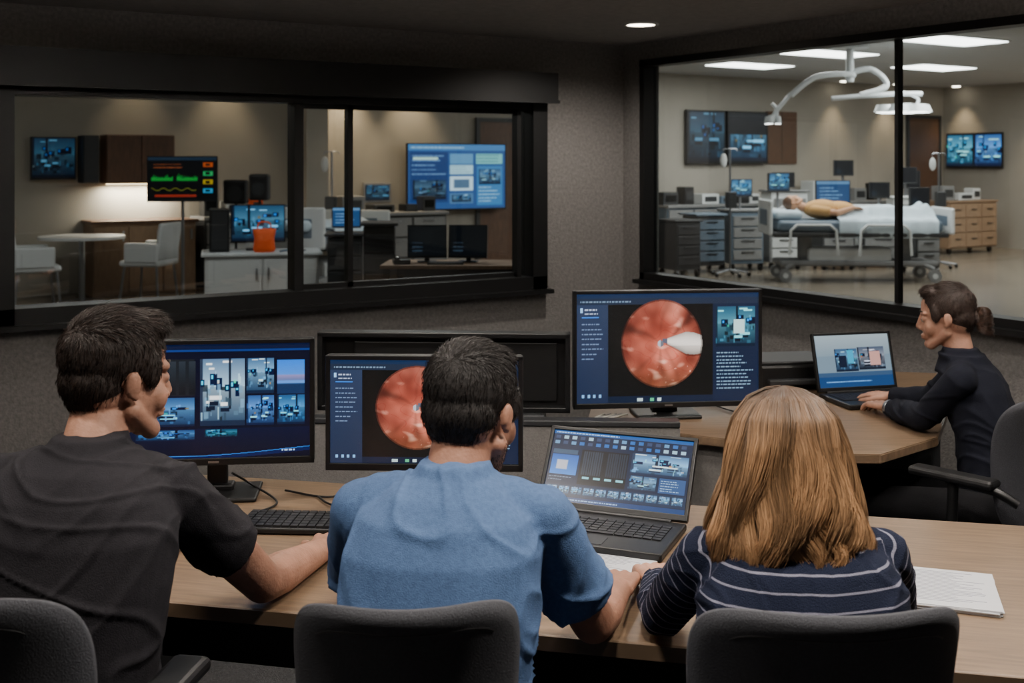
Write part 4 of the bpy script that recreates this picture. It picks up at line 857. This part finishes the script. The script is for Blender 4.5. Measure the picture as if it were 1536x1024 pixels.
cyl(sl,'ceiling_plate',.22,.04,(0,0,-.02),mWhiteMetal); tube(sl,'drop_tube',[(0,0,0),(0,0,-.45)],.05,mWhiteMetal)
tube(sl,'arm_1',[(0,0,-.40),(.0,-.05,-.36),(-.45,-.1,-.40),(-.75,-.1,-.62)],.035,mWhiteMetal,True); tube(sl,'arm_1b',[(-.75,-.1,-.60),(-.9,-.1,-.78),(-.95,-.1,-.84)],.025,mWhiteMetal)
tube(sl,'arm_2',[(0,0,-.34),(.25,-.05,-.30),(.42,-.1,-.50),(.1,-.1,-.62)],.035,mWhiteMetal,True); tube(sl,'arm_2b',[(-.25,-.1,-.66),(.1,-.1,-.63),(.55,-.1,-.60),(.85,-.1,-.60)],.03,mWhiteMetal)
for i,(x,z,rr,n) in enumerate([(.62,-.78,.36,6),(-.98,-.92,.12,3)]):
    cyl(sl,'lamp_hub_%d'%(i+1),rr*.3,.08,(x,-.1,z+.02),mWhiteMetal)
    tube(sl,'yoke_%d'%(i+1),[(x,-.1,z+.2),(x+rr*.5,-.1,z+.12),(x+rr*.4,-.1,z)],.02,mWhiteMetal,True)
    for k in range(n):
        a=k*math.tau/n; cx_,cy_=x+rr*.62*math.cos(a),-.1+rr*.62*math.sin(a)
        cyl(sl,'petal_%d_%d'%(i+1,k+1),rr*.36,.09,(cx_,cy_,z),mWhiteMetal,r2=rr*.26); cyl(sl,'petal_lens_%d_%d'%(i+1,k+1),rr*.28,.01,(cx_,cy_,z-.046),mPanelLight)
tube(sl,'lamp_2_joint',[(-.95,-.1,-.84),(-.98,-.1,-.92)],.025,mWhiteMetal)
pm=root('patient_monitor_stand',-3.62,12.7,F,10); tube(pm,'pole',[(0,.03,.06),(0,.03,1.3)],.018,mSteel)
for k in range(5): a=k*math.tau/5; tube(pm,'foot_%d'%(k+1),[(0,.03,.08),(.28*math.cos(a),.03+.28*math.sin(a),.05)],.014,mSteel); ball(pm,'caster_%d'%(k+1),.032,(.28*math.cos(a),.03+.28*math.sin(a),.032),mBlackG)
casing(pm,.75,.50,(0,0,1.38),paint_vitals(),scr=mScreenDim,th=.05)
tb=root('round_table',-4.78,12.85,F); cyl(tb,'top',.46,.03,(0,0,.73),mWhite,seg=48); cyl(tb,'stem',.035,.7,(0,0,.37),mSteel); cyl(tb,'foot_disc',.26,.02,(0,0,.01),mSteel,seg=40)
def side_chair(x,y,yaw):
    r=root('side_chair',x,y,F,yaw); box(r,'seat',(.50,.48,.07),(0,0,.44),mWhite,.03,seg=3); box(r,'backrest',(.50,.05,.42),(0,-.23,.68),mWhite,.024,(math.radians(8),0,0),seg=3)
    for sx,n in ((-1,'a'),(1,'b')): box(r,'side_wing_'+n,(.045,.40,.22),(sx*.245,-.03,.56),mWhite,.02,seg=3)
    for i,(sx,sy) in enumerate([(-1,-1),(1,-1),(-1,1),(1,1)]): tube(r,'leg_%d'%(i+1),[(sx*.20,sy*.19,.42),(sx*.24,sy*.23,.0)],.014,mSteel)
side_chair(-4.08,13.0,80); side_chair(-5.08,12.30,-60)
cn=root('nurse_counter',-2.62,12.1,F,14); box(cn,'carcass',(1.15,.55,.56),(0,0,.32),mWhite,.01); box(cn,'top',(1.22,.62,.035),(0,0,.62),mWhiteMetal,.008)
for k in range(2): box(cn,'door_%d'%(k+1),(.54,.02,.5),(-.28+k*.56,-.285,.32),mWhite,.005); box(cn,'handle_%d'%(k+1),(.02,.02,.12),(-.06+k*.12,-.30,.42),mSteel)
zt=F+.638
m4=root('desktop_monitor',-2.68,12.2,zt,14); casing(m4,.56,.40,(0,-.02,.28),paint_thumb(90,br=.85),scr=mScreenDim); box(m4,'neck',(.06,.03,.2),(0,.03,.12),mBlack); box(m4,'base_plate',(.25,.2,.015),(0,0,.008),mBlack)
pc=root('computer_tower',-3.05,12.05,zt,14); box(pc,'case',(.2,.4,.44),(0,0,.22),mBlack,.01); box(pc,'front_panel',(.16,.01,.38),(0,-.205,.22),mDGrey,.004)
bg=root('orange_bag',-2.55,11.9,zt,10); B=Blob(); B.loft([(0,0,.0,.10,.07,0),(0,0,.03,.115,.08,0),(0,0,.14,.10,.065,0),(0,0,.20,.115,.05,0),(0,0,.24,.12,.03,0)]); B.build('bag_body',mOrange,bg,.008,3); tube(bg,'strap',[(-.07,0,.22),(-.05,0,.30),(.05,0,.30),(.07,0,.22)],.008,mOrange,True)
st_=root('stethoscope',-2.30,11.98,zt,0); tube(st_,'tubing',[(-.08,-.1,.01),(-.04,-.02,.015),(0,.05,.012),(.08,-.05,.012),(.13,0,.012)],.012,mBlueGrey,True); ball(st_,'chestpiece',.03,(.14,0,.015),mSteel,(1,1,.4))
med_cart('equipment_tower',-1.72,12.0,5,w=.36,h=.85,mat=mDGrey,scr=paint_blue(),sw=.3,sh=.22,pole=.05,front=mDGrey)
med_cart('medical_cart',-3.25,13.9,5,w=.5,h=.95,mat=mGrey)
def speaker(x,y,z,w,h):
    r=root('loudspeaker_stand',x,y,F); tube(r,'pole',[(0,0,.02),(0,0,z-F-h/2)],.015,mBlack); cyl(r,'foot_disc',.17,.02,(0,0,.01),mBlack); box(r,'cabinet',(w,.18,h),(0,0,z-F),mBlack,.03,seg=3); cyl(r,'cone',w*.34,.01,(0,-.093,z-F-.02),mDGrey,rot=(math.pi/2,0,0))
speaker(-3.20,13.4,1.32,.27,.28); speaker(-2.88,13.2,1.38,.22,.30)
dk3=root('ward_desk',-.50,9.75,F,-2); box(dk3,'desktop',(1.15,.6,.03),(0,0,.70),mOak,.004); boxes(dk3,'leg_frames',[(-.55,-.50,-.25,.25,0,.69),(.50,.55,-.25,.25,0,.69),(-.5,.5,.2,.22,.3,.69)],mDGrey)
for i,(x,yaw) in enumerate([(-.72,6),(-.37,-8)]):
    r=root('desktop_monitor',x,9.8,F+.716,yaw); casing(r,.33,.28,(0,-.02,.175),paint_dark(),scr=mScreenDim,rot=(math.radians(-8),0,0)); box(r,'neck',(.04,.02,.12),(0,.02,.07),mBlack); box(r,'base_plate',(.16,.12,.01),(0,0,.005),mBlack)
r=root('desk_phone',-.92,9.62,F+.716,10); box(r,'body',(.14,.16,.04),(0,0,.02),mBlack,.01); box(r,'handset',(.04,.17,.03),(-.04,0,.05),mBlackG,.012)
r=root('keyboard',-.55,9.57,F+.716,0); box(r,'body',(.3,.11,.015),(0,0,.008),mBlack,.004); box(r,'keys',(.28,.09,.006),(0,0,.018),mKey,.002)
med_cart('equipment_tower',-1.28,11.2,5,w=.3,h=1.0,mat=mBlack,front=mDGrey)
# camera
cam=bpy.data.cameras.new('camera'); co=bpy.data.objects.new('camera',cam); COL.objects.link(co)
co.location=(CX,CY,CZ); co.rotation_euler=(math.pi/2,0,-TH); cam.sensor_width=36; cam.lens=1734/1536*36; cam.shift_y=-267/1536
cam.dof.use_dof=True; cam.dof.focus_distance=2.8; cam.dof.aperture_fstop=5.6; cam.clip_start=.05
bpy.context.scene.camera=co
w=bpy.data.worlds.new('world'); bpy.context.scene.world=w; w.use_nodes=True; w.node_tree.nodes['Background'].inputs[0].default_value=(.02,.025,.03,1); w.node_tree.nodes['Background'].inputs[1].default_value=1
